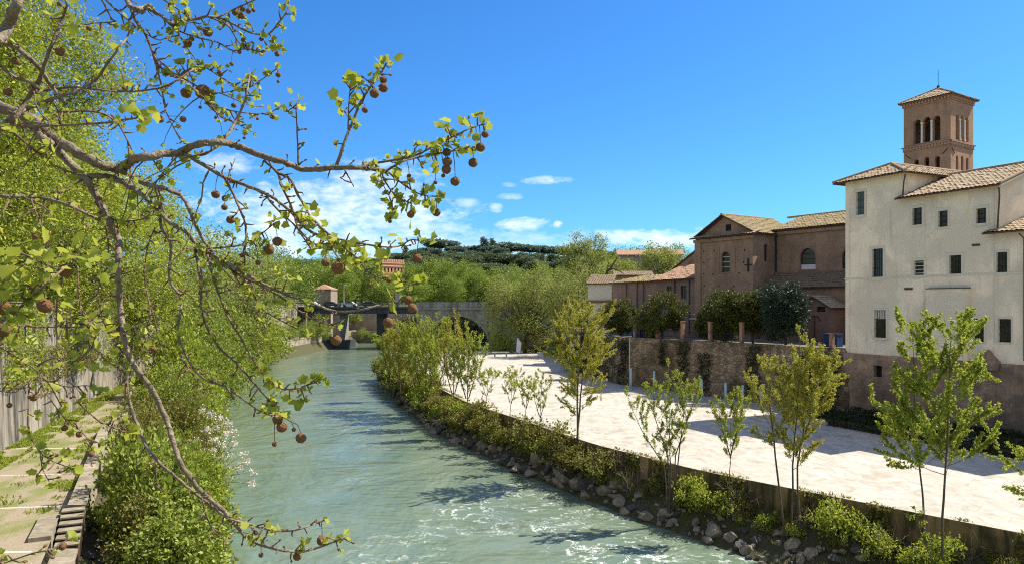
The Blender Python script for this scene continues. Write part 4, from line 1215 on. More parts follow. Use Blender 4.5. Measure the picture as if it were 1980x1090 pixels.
parked_car(604, 206, 'white', 'small white car at the left end of the dark steel bridge')
parked_car(676, 204, 'white', 'small white car in the middle of the dark steel bridge')
parked_car(716, 203, 'steel', 'dark car halfway across the steel bridge')
parked_car(640, 205, 'steel', 'dark car just right of the brick guard house on the bridge')
q = P(665, 580, 205); m_ = MB(); m_.tube([(q[0], q[1], 11.3), (q[0], q[1], 17.2)], [.1, .05], 6); m_.tube([(q[0], q[1], 17.2), (q[0] + .9, q[1], 17.4)], .05, 5)
tag(m_.build('street_lamp', M['marble'], None), 'slim pale lamp post rising above the steel bridge', 'street lamp')
q = P(770, 575, 206); sg = thing('road_sign', 'grey rectangular sign board on a post behind the bridge parapet', 'sign', (q[0], q[1], 11.3))
m_ = MB(); m_.box(q[0] - .8, q[0] + .7, q[1], q[1] + .08, 12.6, 15.0); m_.build('board', M['wood_bench'], sg); m_ = MB(); m_.tube([(q[0], q[1] + .14, 11.3), (q[0], q[1] + .14, 15)], .07, 6); m_.build('post', M['steel'], sg)

# brick guard house at the bridge end, orange building on the hill
gh = thing('guard_house', 'small brick guard house with a hipped roof at the left end of the bridge', 'house', tuple(P(620, 585, 214)[:2]) + (4,))
HF = Face(P(609, 585, 214)[:2], (1, -.15), (.15, 1))
m_ = MB(); wall(m_, HF, 0, 4.8, 4, 16.0); wall(m_, Face(HF.p(4.8, 0, 0), HF.w, -HF.u), 0, 5, 4, 16.0)
prism(m_, [HF.p(-3.6, .05, 4), HF.p(-.002, .05, 4), HF.p(-.002, .05, 15.0), HF.p(-3.6, .05, 12.2)], [HF.p(-3.6, 4, 4), HF.p(-.002, 4, 4), HF.p(-.002, 4, 15.0), HF.p(-3.6, 4, 12.2)])
m_.build('wall', M['far_wall'], gh, uv=True)
m_ = MB(); fbox(m_, HF, -.15, 4.95, -.15, 5.1, 16.003, 16.35); m_.build('cornice', M['brick_base'], gh, uv=True)
m_ = MB(); c4 = [HF.p(-.3, -.3, 16.36), HF.p(5.1, -.3, 16.36), HF.p(5.1, 5.3, 16.36), HF.p(-.3, 5.3, 16.36)]; m_.add(c4 + [HF.p(1.8, 2.4, 17.9)], [(0, 1, 4), (1, 2, 4), (2, 3, 4), (3, 0, 4), (3, 2, 1, 0)]); m_.build('roof', M['tile_orange'], gh)
ob_ = thing('orange_palace', 'orange red brick building with crenellated top showing above the trees', 'building', tuple(P(760, 520, 420)[:2]) + (15,))
HF = Face(P(739, 520, 420)[:2], (.78, .62), (-.62, .78))
m_ = MB(); hs = [(1.2 + 2.2 * k, 2.2 + 2.2 * k, 30.2, 32.6) for k in range(6)]; wall(m_, HF, 0, 14.5, 12, 36.0, hs, .4); wall(m_, Face(HF.p(14.5, 0, 0), HF.w, HF.u), 0, 10, 12, 36); m_.build('wall', simple('orange_brick', (.75, .34, .18), .9, .2, .5), ob_)
m_ = MB()
for k in range(10): fbox(m_, HF, .1 + k * 1.47, .1 + k * 1.47 + .8, -.2, .6, 36.003, 37.6)
for z in (33.4, 35.2): fbox(m_, HF, -.2, 14.7, -.3, -.003, z, z + .5)
m_.build('battlement', simple('pale_brick', (.75, .45, .30), .9, .2, .5), ob_)
for h in hs: m_ = MB(); fbox(m_, HF, h[0], h[1], .3, .34, h[2], h[3]); m_.build('window', M['dark'], ob_)
rh = thing('hill_house', 'long tiled house roof just showing behind the trees right of centre', 'house', tuple(P(1240, 490, 260)[:2]) + (8,))
HF = Face(P(1196, 490, 260)[:2], (1, -.1), (.1, 1))
m_ = MB(); wall(m_, HF, 0, 22, 5, 29.0); m_.build('wall', M['far_wall'], rh, uv=True)
m_ = MB(); prism(m_, [HF.p(-.6, -.6, 29.0), HF.p(22.6, -.6, 29.0), HF.p(22.6, 5, 31), HF.p(-.6, 5, 31)], [HF.p(-.6, -.6, 29.3), HF.p(22.6, -.6, 29.3), HF.p(22.6, 5, 31.3), HF.p(-.6, 5, 31.3)]); m_.build('roof', M['tile_orange'], rh)
# ================================================================ vegetation
def norm_rows(a):
    return a / (np.linalg.norm(a, axis=1, keepdims=True) + 1e-9)


def leaf_mesh(name, pos, dr, size, mat, parent, rng, width=.6, up=.5, fold=.1, local=True, tint=None):
    pos = np.asarray(pos, float); n = len(pos)
    dr = norm_rows(np.asarray(dr, float)); size = np.asarray(size, float).reshape(-1, 1) * np.ones((n, 1))
    nr = rng.normal(size=(n, 3)); nr[:, 2] += up
    side = norm_rows(np.cross(dr, nr)); nn = np.cross(side, dr)
    w = size * width * .5
    v = np.stack([pos, pos + dr * size * .45 + side * w + nn * size * fold, pos + dr * size, pos + dr * size * .45 - side * w + nn * size * fold], 1).reshape(-1, 3)
    f = np.arange(4 * n).reshape(n, 4)
    if tint is None: tint = rng.random(n)
    return np_mesh(name, v, f, mat, parent, False, np.repeat(tint, 4), False, local)


def curve_pts(p0, d0, length, n, rng, up=.0, wob=.12):
    """a wandering shoot: starts at p0 along d0 and bends upward (or droops when up < 0)"""
    pts = [np.array(p0, float)]; d = unit(d0); st = length / n
    for i in range(n):
        d = unit(d + np.array([0, 0, up / n]) + rng.normal(0, wob, 3))
        pts.append(pts[-1] + d * st)
    return pts


def along(pts, t):
    k = t * (len(pts) - 1); i = min(int(k), len(pts) - 2); f = k - i
    return pts[i] * (1 - f) + pts[i + 1] * f, unit(pts[i + 1] - pts[i])


def grow_stem(stem, r0, wood, lp, ld, rng, u0, half, nb, elev, lv, up=.7, shape=None, twigs=4, lean=None):
    """branches and leaf carrying twigs on one stem (local metres)"""
    k = len(stem)
    wood.append((stem, [r0 * (1 - .82 * i / (k - 1)) for i in range(k)], 6))
    az = rng.random() * 6.28
    for i in range(nb):
        u = (i + rng.random() * .6) / nb; t = u0 + (1 - u0) * u
        p, d = along(stem, min(.995, t)); az += 2.4 + rng.normal(0, .35)
        prof = shape(u) if shape else (.55 + 1.0 * u if u < .45 else 1.0 - .75 * (u - .45) / .55)
        ln = half * prof * rng.uniform(.75, 1.2)
        e = elev * (1 - .0 * u) + rng.normal(0, .12) + .25 * u
        dv = np.array([math.cos(az) * math.cos(e), math.sin(az) * math.cos(e), math.sin(e)])
        br = curve_pts(p, dv, ln / max(.35, math.cos(e)) * .85, 5, rng, up, .09)
        rb = max(.006, r0 * .3 * (1 - .6 * u))
        wood.append((br, [rb, rb * .8, rb * .65, rb * .5, rb * .35, rb * .2], 4))
        shoots = [(br, .3)]
        for q in range(twigs + 3):
            tt = .25 + .7 * (q + rng.random()) / (twigs + 3); pp, dd = along(br, min(.98, tt))
            dv = unit(dd * .8 + rng.normal(0, .55, 3) + np.array([0, 0, .25]))
            tw_ = curve_pts(pp, dv, ln * rng.uniform(.22, .5), 3, rng, up, .12)
            wood.append((tw_, [rb * .4, rb * .3, rb * .2, rb * .12], 3)); shoots.append((tw_, .05))
        for (s, a) in shoots:
            L_ = sum(np.linalg.norm(s[j + 1] - s[j]) for j in range(len(s) - 1))
            m = max(3, int(lv * 3.4 * L_ * rng.uniform(.7, 1.3)))
            for q in range(m):
                pp, dd = along(s, a + (1 - a) * math.sqrt((q + rng.random()) / m) * .999)
                lp.append(pp + rng.normal(0, .03, 3)); ld.append(unit(dd * .7 + rng.normal(0, .7, 3)))


def wood_mesh(name, wood, mat, parent, local=True):
    m = MB()
    for (pts, rad, n) in wood: m.tube(pts, rad, n, cap=n > 4)
    return m.build(name, mat, parent, True, local=local)


def sapling(base_px, z0, stems_px, crown, leafsize, lv, label, mat, nb, elev, up=.7, r0=.06, group='young trees along the island edge', twigs=4, name='young_tree', cat='tree', seed=0, shape=None, width=.6, hk=1.4):
    """a young tree measured from its base pixel, stems and crown (half width px, start fraction of the stem)"""
    rng = np.random.default_rng(100 + seed)
    b = G(base_px[0], base_px[1], z0); d = b[1]
    r = thing(name, label, cat, b, group)
    wood, lp, ld = [], [], []
    half = crown[0] / F * d * hk; up = up * .55
    for si, st in enumerate(stems_px):
        dj = rng.normal(0, .35) if si else 0
        pts = [P(x, y, d) - b for (x, y) in st]
        k = len(pts)
        for i in range(k): pts[i][1] += dj * i / (k - 1)
        if abs(pts[0][2]) < .9: pts[0][2] = min(pts[0][2], 0) - .7
        fine = []
        for i in range(k - 1):
            for q in range(3): fine.append(pts[i] * (1 - q / 3) + pts[i + 1] * q / 3 + rng.normal(0, .012, 3) * (i + q > 0))
        fine.append(pts[-1])
        u0 = crown[1] if not isinstance(crown[1], (list, tuple)) else crown[1][si]
        hs = half if len(stems_px) == 1 else half * crown[2]
        grow_stem(fine, r0, wood, lp, ld, rng, u0, hs, nb, elev, lv, up, shape, twigs)
    wood_mesh('trunk', wood, M['bark'], r)
    leaf_mesh('crown', lp, ld, rng.uniform(.55, 1.2, len(lp)) * leafsize * .84, M[mat], r, rng, width)
    return r


def grow_crown(rng, c, rad, lobes, clumps, leaves, leafsize, trunk_top, lobe_r, flat=1.0, limb_r=.25, wood=None, clump_r=.5, droop=0.0, shell=.55):
    """a crown of limbs, lobes, leaf clumps and leaves (local metres)"""
    c, rad = np.asarray(c, float), np.asarray(rad, float)
    lp, ld = [], []
    golden = 2.39996
    for i in range(lobes):
        z = 1 - 2 * (i + .5) / lobes; a = i * golden + rng.normal(0, .3)
        d = np.array([math.cos(a) * math.sqrt(1 - z * z), math.sin(a) * math.sqrt(1 - z * z), z])
        lc = c + d * rad * rng.uniform(shell, 1.0) * np.array([1, 1, .95])
        lr = lobe_r * rng.uniform(.65, 1.25)
        if wood is not None:
            midp = (trunk_top * .55 + lc * .45) + rng.normal(0, .25, 3)
            wood.append(([trunk_top, midp, lc], [limb_r, limb_r * .55, limb_r * .2], 5))
        nc = max(3, int(clumps * (lr / lobe_r) ** 2))
        cd = norm_rows(rng.normal(size=(nc, 3))) * (rng.random((nc, 1)) ** .45) * lr * np.array([1, 1, flat])
        cp_ = lc + cd
        if wood is not None:
            for q in range(0, nc, 4): wood.append(([lc, (lc + cp_[q]) / 2 + rng.normal(0, .1, 3), cp_[q]], [limb_r * .18, limb_r * .1, limb_r * .04], 3))
        n = nc * leaves
        off = rng.normal(0, clump_r, (n, 3)) * np.array([1, 1, .8])
        pp = np.repeat(cp_, leaves, axis=0) + off
        dd = norm_rows(off + .35 * (pp - c) / max(rad) + rng.normal(0, .6, (n, 3)) - np.array([0, 0, droop]))
        lp.append(pp); ld.append(dd)
    lp = np.concatenate(lp); ld = np.concatenate(ld)
    return lp, ld, rng.uniform(.65, 1.3, len(lp)) * leafsize


def big_tree(name, label, cat, base, crown_c, rad, mat, seed, lobes=22, clumps=26, leaves=22, leafsize=.2, lobe_r=2.4, trunk_r=.35, trunk_top=None, group=None, bark='bark', flat=.85, clump_r=.5, limbs=True, droop=0.0, shell=.55, width=.6, limb_r=None):
    rng = np.random.default_rng(seed)
    r = thing(name, label, cat, base, group)
    c = np.asarray(crown_c, float); rad = np.asarray(rad, float)
    top = np.array(trunk_top if trunk_top is not None else (c[0] * .6, c[1] * .6, max(.6, c[2] - rad[2] * .65)), float)
    wood = [([np.array([0, 0, -.4]), top * np.array([.35, .35, .5]) + rng.normal(0, .1, 3) * np.array([1, 1, 0]), top, c * .8 + top * .2], [trunk_r * 1.15, trunk_r * .9, trunk_r * .75, trunk_r * .3], 8)]
    lp, ld, sz = grow_crown(rng, c, rad, lobes, clumps, leaves, leafsize, top, lobe_r, flat, limb_r or trunk_r * .5, wood if limbs else None, clump_r, droop, shell)
    keep = lp[:, 2] > -.1
    lp, ld, sz = lp[keep], ld[keep], sz[keep]
    wood_mesh('trunk', wood, M[bark], r)
    # clump wise hue plus leaf wise variation
    leaf_mesh('crown', lp, ld, sz, M[mat], r, rng, width)
    return r


def place_copy(src, loc, rz, sc, label=None, group=None, ch=None):
    n = copy_tree(src, None, ch)
    n.location = [float(v) for v in loc]; n.rotation_euler = (0, 0, rz)
    n.scale = (sc, sc, sc) if np.isscalar(sc) else sc
    if label: n['label'] = label
    if group: n['group'] = group
    return n


# ---- tall plane and bank trees on the left side
big_tree('plane_tree', 'huge yellow green plane tree filling the upper left behind the bare boughs', 'tree', (-33.5, 40, 11), (3.2, 1.5, 11.5), (7.6, 9, 11), 'lf_plane', 11, 60, 50, 46, .175, 2.5, .45, group=None, clump_r=.36, shell=.45, limb_r=.16)
big_tree('plane_tree', 'tall yellow green plane tree standing second along the embankment street', 'tree', (-41, 62, 11), (4.0, 0, 7.4), (8.4, 9, 8.2), 'lf_plane', 12, 48, 44, 36, .215, 2.5, .45, clump_r=.42, shell=.55, limb_r=.16)
big_tree('bank_tree', 'broad green tree third along the left bank, just left of the clouds', 'tree', (-46, 86, 5), (1.5, 0, 11.0), (10.5, 9, 9.6), 'lf_plane', 13, 40, 40, 26, .26, 2.8, .4, clump_r=.6, limb_r=.15)
big_tree('bank_tree', 'rounded olive green tree fourth along the left bank behind the hanging twigs', 'tree', (-46.5, 116, 3.3), (0, 0, 11.2), (11.5, 10, 8.4), 'lf_mid', 14, 36, 30, 15, .38, 3.0, .4, clump_r=.7, limb_r=.15)
big_tree('bank_tree', 'mid green tree fifth along the left bank above the pale quay wall', 'tree', (-58, 152, 8), (4.5, 0, 9.4), (9.5, 8, 7.6), 'lf_row', 15, 30, 28, 14, .42, 2.8, .4, clump_r=.7, limb_r=.15)
big_tree('bank_tree', 'darker green tree sixth along the left bank behind the guard house', 'tree', (-66, 196, 10), (2, 0, 7.6), (11.5, 9, 8.0), 'lf_row', 16, 30, 26, 13, .48, 3.0, .4, clump_r=.8, limb_r=.15)
big_tree('bank_tree', 'tall shaded green tree at the left edge beyond the second plane tree', 'tree', (-62, 96, 11), (0, 0, 8), (10, 9, 9), 'lf_plane', 17, 26, 26, 14, .42, 3.0, .45, clump_r=.7, limb_r=.15)

# ---- row of trees beyond the bridge: three models, then copies
rowsrc = []
for i in range(3):
    rowsrc.append(big_tree('poplar_tree', 'fresh green tree in the dense row beyond the bridge', 'tree', (0, 300, 11), (0, 0, 8.2), (4.6, 4.6, 7.6), 'lf_row', 30 + i, 17, 34, 16, .42, 2.3, .3, group='row of green trees beyond the bridge', clump_r=.48, limbs=False, flat=1.1))
CHM = {}
for c in bpy.data.objects:
    if c.parent: CHM.setdefault(c.parent.name, []).append(c)
row = [(600, 512, 340, 1), (660, 506, 350, 2), (700, 512, 360, 0), (800, 512, 350, 1), (850, 505, 350, 2), (905, 508, 345, 0), (950, 515, 350, 1), (1000, 515, 340, 2), (1050, 512, 340, 0), (1100, 505, 345, 1), (1160, 500, 340, 2), (1290, 490, 340, 0), (560, 512, 350, 2), (830, 520, 300, 0), (880, 522, 300, 1), (770, 528, 300, 2), (1020, 525, 300, 1), (1070, 525, 300, 0), (650, 503, 262, 1), (688, 496, 275, 0), (722, 512, 262, 2), (757, 529, 258, 1), (792, 515, 268, 0), (826, 503, 270, 2), (858, 500, 276, 1), (893, 513, 266, 0), (925, 522, 262, 2), (955, 530, 262, 1), (985, 530, 268, 0), (615, 506, 268, 2),
       (580, 498, 285, 1), (668, 520, 250, 2), (735, 545, 250, 0), (810, 540, 250, 1), (875, 535, 250, 2), (1180, 482, 285, 0), (1215, 478, 295, 1), (1250, 475, 285, 2), (1310, 480, 280, 0), (1155, 500, 270, 2), (640, 497, 330, 0), (700, 505, 330, 1), (900, 517, 330, 2)]
used = set()
for (px, py, d, k) in row:
    q = P(px, py, d); hz = 11 if d < 300 else hill_z(P(px, py, d)[0], d) - 1
    sc = (q[2] - hz) / 15.8
    s3 = (max(.85, sc) * 1.05, max(.85, sc) * 1.05, sc)
    if k not in used:
        used.add(k); o = rowsrc[k]; o.location = (q[0], q[1], hz); o.scale = s3
    else:
        place_copy(rowsrc[k], (q[0], q[1], hz), random.uniform(0, 6), s3, ch=CHM)

# ---- stone pines and cypresses on the hill
pines = []
for i in range(3):
    rng = np.random.default_rng(60 + i)
    r = thing('stone_pine', 'dark umbrella shaped pine on the far hilltop skyline', 'tree', (0, 600, 45), 'dark pines on the far hill')
    wood = [([np.array([0, 0, -2.]), np.array([.2, 0, 5]), np.array([0, .2, 10.5])], [.55, .42, .35], 6)]
    c = np.array([0, 0, 12.6 - .3 * i])
    lp, ld, sz = grow_crown(rng, c, (6.6, 6.6, 1.7), 26, 34, 12, .9, np.array([0, 0, 9.0]), 2.3, .5, .3, wood, .6)
    wood_mesh('trunk', wood, M['bark'], r); leaf_mesh('crown', lp, ld, sz, M['lf_pine'], r, rng, .7)
    pines.append(r)
bush_pine = big_tree('hill_tree', 'dark rounded evergreen crowding the slope below the hilltop pines', 'tree', (0, 600, 40), (0, 0, 7), (6, 6, 6.5), 'lf_slope', 66, 22, 40, 11, 1.0, 2.6, .4, group='dark evergreens on the far hill slope', clump_r=.7, limbs=False)
cyp = big_tree('cypress_tree', 'slim dark cypress spike standing above the hilltop pines', 'tree', (0, 600, 45), (0, 0, 9), (1.5, 1.5, 9), 'lf_pine', 67, 22, 18, 8, .9, 1.0, .3, group='cypresses on the far hilltop', clump_r=.45, limbs=False, flat=1.5)
CHM = {}
for c in bpy.data.objects:
    if c.parent: CHM.setdefault(c.parent.name, []).append(c)
first = set()


def hill_place(src, px, ytop, d, h0, wscale=1.0, label=None):
    q = P(px, ytop, d); z = hill_z(q[0], d) - .5
    s = max(.5, (q[2] - z) / h0)
    wscale *= 1.5 * random.uniform(.8, 1.2) if src in pines else (1.0 if src is cyp else 2.1)
    s3 = (s * wscale, s * wscale, s)
    if src.name not in first:
        first.add(src.name); src.location = (q[0], d, z); src.scale = s3
        if label: src['label'] = label
        return src
    return place_copy(src, (q[0], d, z), random.uniform(0, 6), s3, label, ch=CHM)


for k, (px, yt, d, ws) in enumerate([(850, 461, 600, 1.15), (826, 477, 590, .9), (880, 474, 585, .85), (920, 473, 610, 1.1), (950, 473, 590, 1.0), (982, 467, 612, 1.3), (1024, 472, 600, 1.0), (1052, 473, 610, 1.2), (1080, 475, 600, 1.0), (800, 483, 600, .8), (770, 488, 600, 1.2), (745, 487, 590, .8), (968, 478, 575, .9),
                                       (1105, 478, 600, 1.0), (1140, 480, 600, 1.1), (700, 497, 600, 1.2), (640, 500, 600, 1.3), (1200, 483, 600, 1.2)]):
    hill_place(pines[k % 3], px, yt, d, 16.6, ws)
for (px, yt, d, ws) in [(x_ + random.uniform(-14, 14), random.uniform(500, 516), random.uniform(450, 520), random.uniform(1.1, 1.8)) for x_ in range(540, 1340, 40)] + [(x_ + random.uniform(-10, 10), random.uniform(496, 508), random.uniform(545, 595), random.uniform(.5, .8)) for x_ in range(790, 1100, 62)] + [(812, 482, 570, 1.0), (840, 480, 560, 1.1), (872, 490, 556, .7), (905, 497, 550, .7), (945, 496, 560, .6), (975, 492, 556, .7), (1008, 491, 552, .8), (1040, 495, 560, .7), (1070, 494, 552, .8), (880, 500, 520, 1.2), (930, 505, 515, 1.2), (980, 505, 515, 1.3), (1030, 505, 520, 1.2), (780, 498, 545, 1.2), (740, 500, 550, 1.0),
                         (830, 503, 520, 1.0), (1100, 500, 540, 1.3), (690, 508, 540, 1.2), (640, 512, 520, 1.2), (1150, 498, 540, 1.4), (1210, 496, 540, 1.4), (1270, 494, 540, 1.4), (560, 505, 520, 1.4)]:
    hill_place(bush_pine, px, yt, d, 15.0, ws)
for (px, yt, d, ws) in [(936, 457, 600, 1.25), (953, 460, 602, 1.0), (963, 479, 585, 1.1), (784, 474, 595, 1.1)]:
    hill_place(cyp, px, yt, d, 18.5, ws)
hw = thing('hill_villa', 'white villa wall glimpsed between the hilltop pines', 'villa', tuple(P(924, 490, 615)[:2]) + (46,))
q = P(924, 490, 618)
m_ = MB(); m_.box(q[0] - 4, q[0] + 7, q[1], q[1] + 8, 44, 55.2); m_.build('wall', M['white'], hw)
m_ = MB(); m_.box(q[0] - 4.6, q[0] + 7.6, q[1] - .6, q[1] + 8.6, 55.203, 55.8); m_.build('roof', M['frame'], hw)
m_ = MB(); m_.box(q[0] - 1, q[0] + .4, q[1] - .06, q[1] - .004, 50, 53); m_.build('window', M['dark'], hw)

# ---- middle distance trees on and behind the island
q = G(1000, 690, 2.4)
big_tree('willow_tree', 'broad willow with thin olive foliage and dark limbs at the end of the island paving', 'tree', (2.5, 141, 2.3), (1.0, 0, 10.0), (9.2, 6, 7.2), 'lf_mid', 40, 54, 34, 15, .32, 2.1, .4, (.3, 0, 4.2), clump_r=.55, droop=.5, shell=.4, limb_r=.24, width=.4)
big_tree('willow_tree', 'second olive leaved willow right of the broad one, beside the terrace corner', 'tree', (11.0, 128, 2.3), (-.5, 0, 9.6), (5.6, 5, 7.6), 'lf_mid', 41, 36, 32, 15, .3, 1.9, .35, (.2, 0, 4), clump_r=.5, droop=.4, shell=.4, limb_r=.2, width=.4)
big_tree('airy_tree', 'tall airy yellow green tree rising above the willow against the sky', 'tree', (16.6, 172, 8), (.2, 0, 13.0), (6.0, 5, 9.2), 'lf_mid', 42, 34, 24, 14, .38, 1.8, .35, clump_r=.5, shell=.55, limb_r=.2)
big_tree('airy_tree', 'pale green airy tree behind the church wing roof, right of the bare branch', 'tree', (39, 195, 8), (0, 0, 13.0), (5.6, 5, 7.5), 'lf_mid', 43, 30, 24, 14, .42, 2.0, .35, clump_r=.6, shell=.5, limb_r=.2)
big_tree('airy_tree', 'rounded pale green tree between the two airy trees behind the roofs', 'tree', (30.5, 205, 8), (0, 0, 10.6), (6.5, 5, 6.5), 'lf_mid', 44, 30, 24, 14, .44, 2.0, .35, clump_r=.6, shell=.5, limb_r=.2)
big_tree('airy_tree', 'low green tree right behind the orange tiled church wing roof', 'tree', (36, 150, 8), (0, 0, 7.4), (5.5, 5, 5.0), 'lf_row', 45, 24, 18, 12, .36, 1.8, .3, clump_r=.5, shell=.5, limb_r=.15)
big_tree('airy_tree', 'green tree in the gap between the willows and the pale house', 'tree', (22, 165, 8), (0, 0, 6.4), (6.5, 5, 5.5), 'lf_row', 46, 24, 18, 12, .36, 1.8, .3, clump_r=.5, shell=.5, limb_r=.15)
big_tree('round_bush', 'round green bush below the willow, right of the stone arch', 'bush', (-1.5, 139, 2.2), (0, 0, 3.4), (3.4, 3, 3.2), 'lf_shrub', 47, 22, 22, 12, .25, 1.3, .15, clump_r=.35)
big_tree('round_bush', 'dense green bush behind the white sheet at the end of the paving', 'bush', (4.5, 138, 2.2), (0, 0, 2.6), (3.0, 2.5, 2.6), 'lf_bank', 48, 20, 20, 12, .25, 1.2, .15, clump_r=.35)
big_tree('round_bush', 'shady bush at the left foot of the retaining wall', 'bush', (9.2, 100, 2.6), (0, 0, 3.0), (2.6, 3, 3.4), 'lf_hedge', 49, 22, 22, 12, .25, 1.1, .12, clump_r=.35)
big_tree('round_bush', 'green bush filling the ground under the second willow', 'bush', (9.0, 131, 2.2), (0, 0, 2.6), (3.4, 2.5, 2.7), 'lf_shrub', 50, 20, 20, 12, .25, 1.2, .15, clump_r=.35)
# bare dark tree
bt_ = thing('bare_tree', 'leafless dark tree with one curling limb behind the church wing roof', 'tree', P(1166, 600, 121) * np.array([1, 1, 0]) + np.array([0, 0, TZ]))
bp = lambda x, y: P(x, y, 121) - np.array(bt_.location)
wood_mesh('trunk', [([np.array([0, 0, -.3]), bp(1166, 580), bp(1169, 545), bp(1174, 524), bp(1180, 519), bp(1192, 501), bp(1194, 497)], [.35, .3, .25, .2, .14, .1, .05], 6)], M['eave'], bt_)
wood_mesh('limb', [([bp(1175, 523), bp(1186, 519), bp(1198, 524), bp(1206, 530)], [.18, .13, .1, .05], 5), ([bp(1176, 522), bp(1174, 512)], [.1, .05], 4)], M['eave'], bt_)

# ---- dark trees on the church terrace
TT = [(1200, 583, 652, 33, 90, 'lf_dark', 'dark round evergreen at the left end of the terrace', 'round_tree', .9), (1281, 567, 650, 46, 80, 'lf_dark', 'broad dark green evergreen above the retaining wall before the low wing', 'round_tree', .95),
      (1404, 568, 668, 40, 74.5, 'lf_dark', 'bushy olive evergreen in front of the church corner', 'round_tree', .9), (1457, 551, 672, 36, 72, 'lf_dark', 'conical yellow green conifer between two rounder terrace trees', 'cone_tree', .8),
      (1519, 548, 676, 46, 69, 'lf_blue', 'dark blue green conifer beside the pink chapel', 'blue_conifer', .9), (1378, 588, 668, 22, 77, 'lf_dark', 'small olive evergreen at the left of the church front', 'round_tree', .9)]
for i, (px, yt, yb, hw_, d, mat, lab, nm, fl) in enumerate(TT):
    q = P(px, yb, d); hgt = (yb - yt) / F * d + (q[2] - TZ); w = hw_ / F * d
    cone = nm == 'cone_tree'
    big_tree(nm, lab, 'tree', (q[0], q[1], TZ), (0, 0, hgt * .55), (w * .98, w * .98, hgt * .46), mat, 70 + i, 24 if not cone else 26, 34, 26, .17, (.85 if not cone else .7), .12, clump_r=.19, flat=fl, trunk_top=(0, 0, hgt * .25), limb_r=.06)

# ---- hedges and planting below the cream building
def hedge(name, label, t0, t1, s0, s1, h, mat='lf_hedge', n=5200, cat='hedge', wob=.25):
    rng = np.random.default_rng(int(t1 * 10 + abs(s0) * 7))
    q = WF.p((t0 + t1) / 2, (s0 + s1) / 2, PZ); r = thing(name, label, cat, q)
    t = rng.uniform(t0, t1, n); ph = rng.random(n) * math.pi; rad = rng.random(n) ** .25
    hh = h * (1 + wob * np.array([nz(a, 3, .8) for a in t]))
    sx = (s0 + s1) / 2 + (s1 - s0) / 2 * np.cos(ph) * rad; z = PZ + hh * np.sin(ph) * rad
    pts = np.stack([WF.o[0] + WF.u[0] * t + WF.w[0] * sx, WF.o[1] + WF.u[1] * t + WF.w[1] * sx, z], 1)
    leaf_mesh('foliage', pts - np.array(q), rng.normal(size=(n, 3)) + np.array([0, 0, .6]), rng.uniform(.12, .26, n), M[mat], r, rng)
    m = MB(); fbox(m, WF, t0 + .1, t1 - .1, s0 + .2, s1 - .2, PZ, PZ + h * .55); m.build('stems', M['soil'], r)


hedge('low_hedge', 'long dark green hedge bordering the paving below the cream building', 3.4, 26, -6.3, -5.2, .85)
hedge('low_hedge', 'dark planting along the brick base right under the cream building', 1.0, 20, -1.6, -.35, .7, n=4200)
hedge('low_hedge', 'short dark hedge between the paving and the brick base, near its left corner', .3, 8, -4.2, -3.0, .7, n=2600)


def ivy(name, label, f, t0, t1, z0, z1, n, off=.35, mat='lf_ivy', group=None, patch=.0, grow=None):
    rng = np.random.default_rng(int(abs(t0 * 13 + z1 * 31) + n))
    q = f.p((t0 + t1) / 2, -off, z0); r = thing(name, label, 'ivy', q, group)
    pts = []
    while len(pts) < n:
        t, z = rng.uniform(t0, t1), rng.uniform(z0, z1)
        e = min(1, min(t - t0, t1 - t) / (.25 * (t1 - t0)))
        if nz(t, z, .9, 8) + .9 * e - .25 + .25 * (z - z0) / (z1 - z0) > patch: pts.append(f.p(t, -off * rng.uniform(.3, 1.6), z))
    pts = np.array(pts)
    leaf_mesh('foliage', pts - np.array(q), rng.normal(size=(n, 3)) + np.array([-.5, -.5, -.5]), rng.uniform(.12, .26, n), M[mat], r, rng)
    m = MB()
    for k in range(5):
        t = t0 + (t1 - t0) * (k + .5) / 5; m.tube([np.array(f.p(t, -off * .3, z0)), np.array(f.p(t + .2, -off * .3, (z0 + z1) / 2)), np.array(f.p(t, -off * .2, z1))], .02, 3)
    m.build('stem', M['bark'], r)


RF = Face(RW0, RU, -RN)
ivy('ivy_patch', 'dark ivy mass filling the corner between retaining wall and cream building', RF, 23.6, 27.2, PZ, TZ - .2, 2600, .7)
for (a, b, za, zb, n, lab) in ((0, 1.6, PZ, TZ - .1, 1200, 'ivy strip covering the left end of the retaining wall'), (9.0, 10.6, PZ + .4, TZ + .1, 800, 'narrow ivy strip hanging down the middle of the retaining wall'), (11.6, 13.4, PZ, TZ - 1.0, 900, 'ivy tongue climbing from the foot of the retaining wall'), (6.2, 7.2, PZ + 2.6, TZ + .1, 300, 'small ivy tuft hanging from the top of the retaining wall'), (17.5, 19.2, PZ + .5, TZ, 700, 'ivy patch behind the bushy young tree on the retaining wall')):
    ivy('ivy_patch', lab, RF, a, b, za, zb, n)

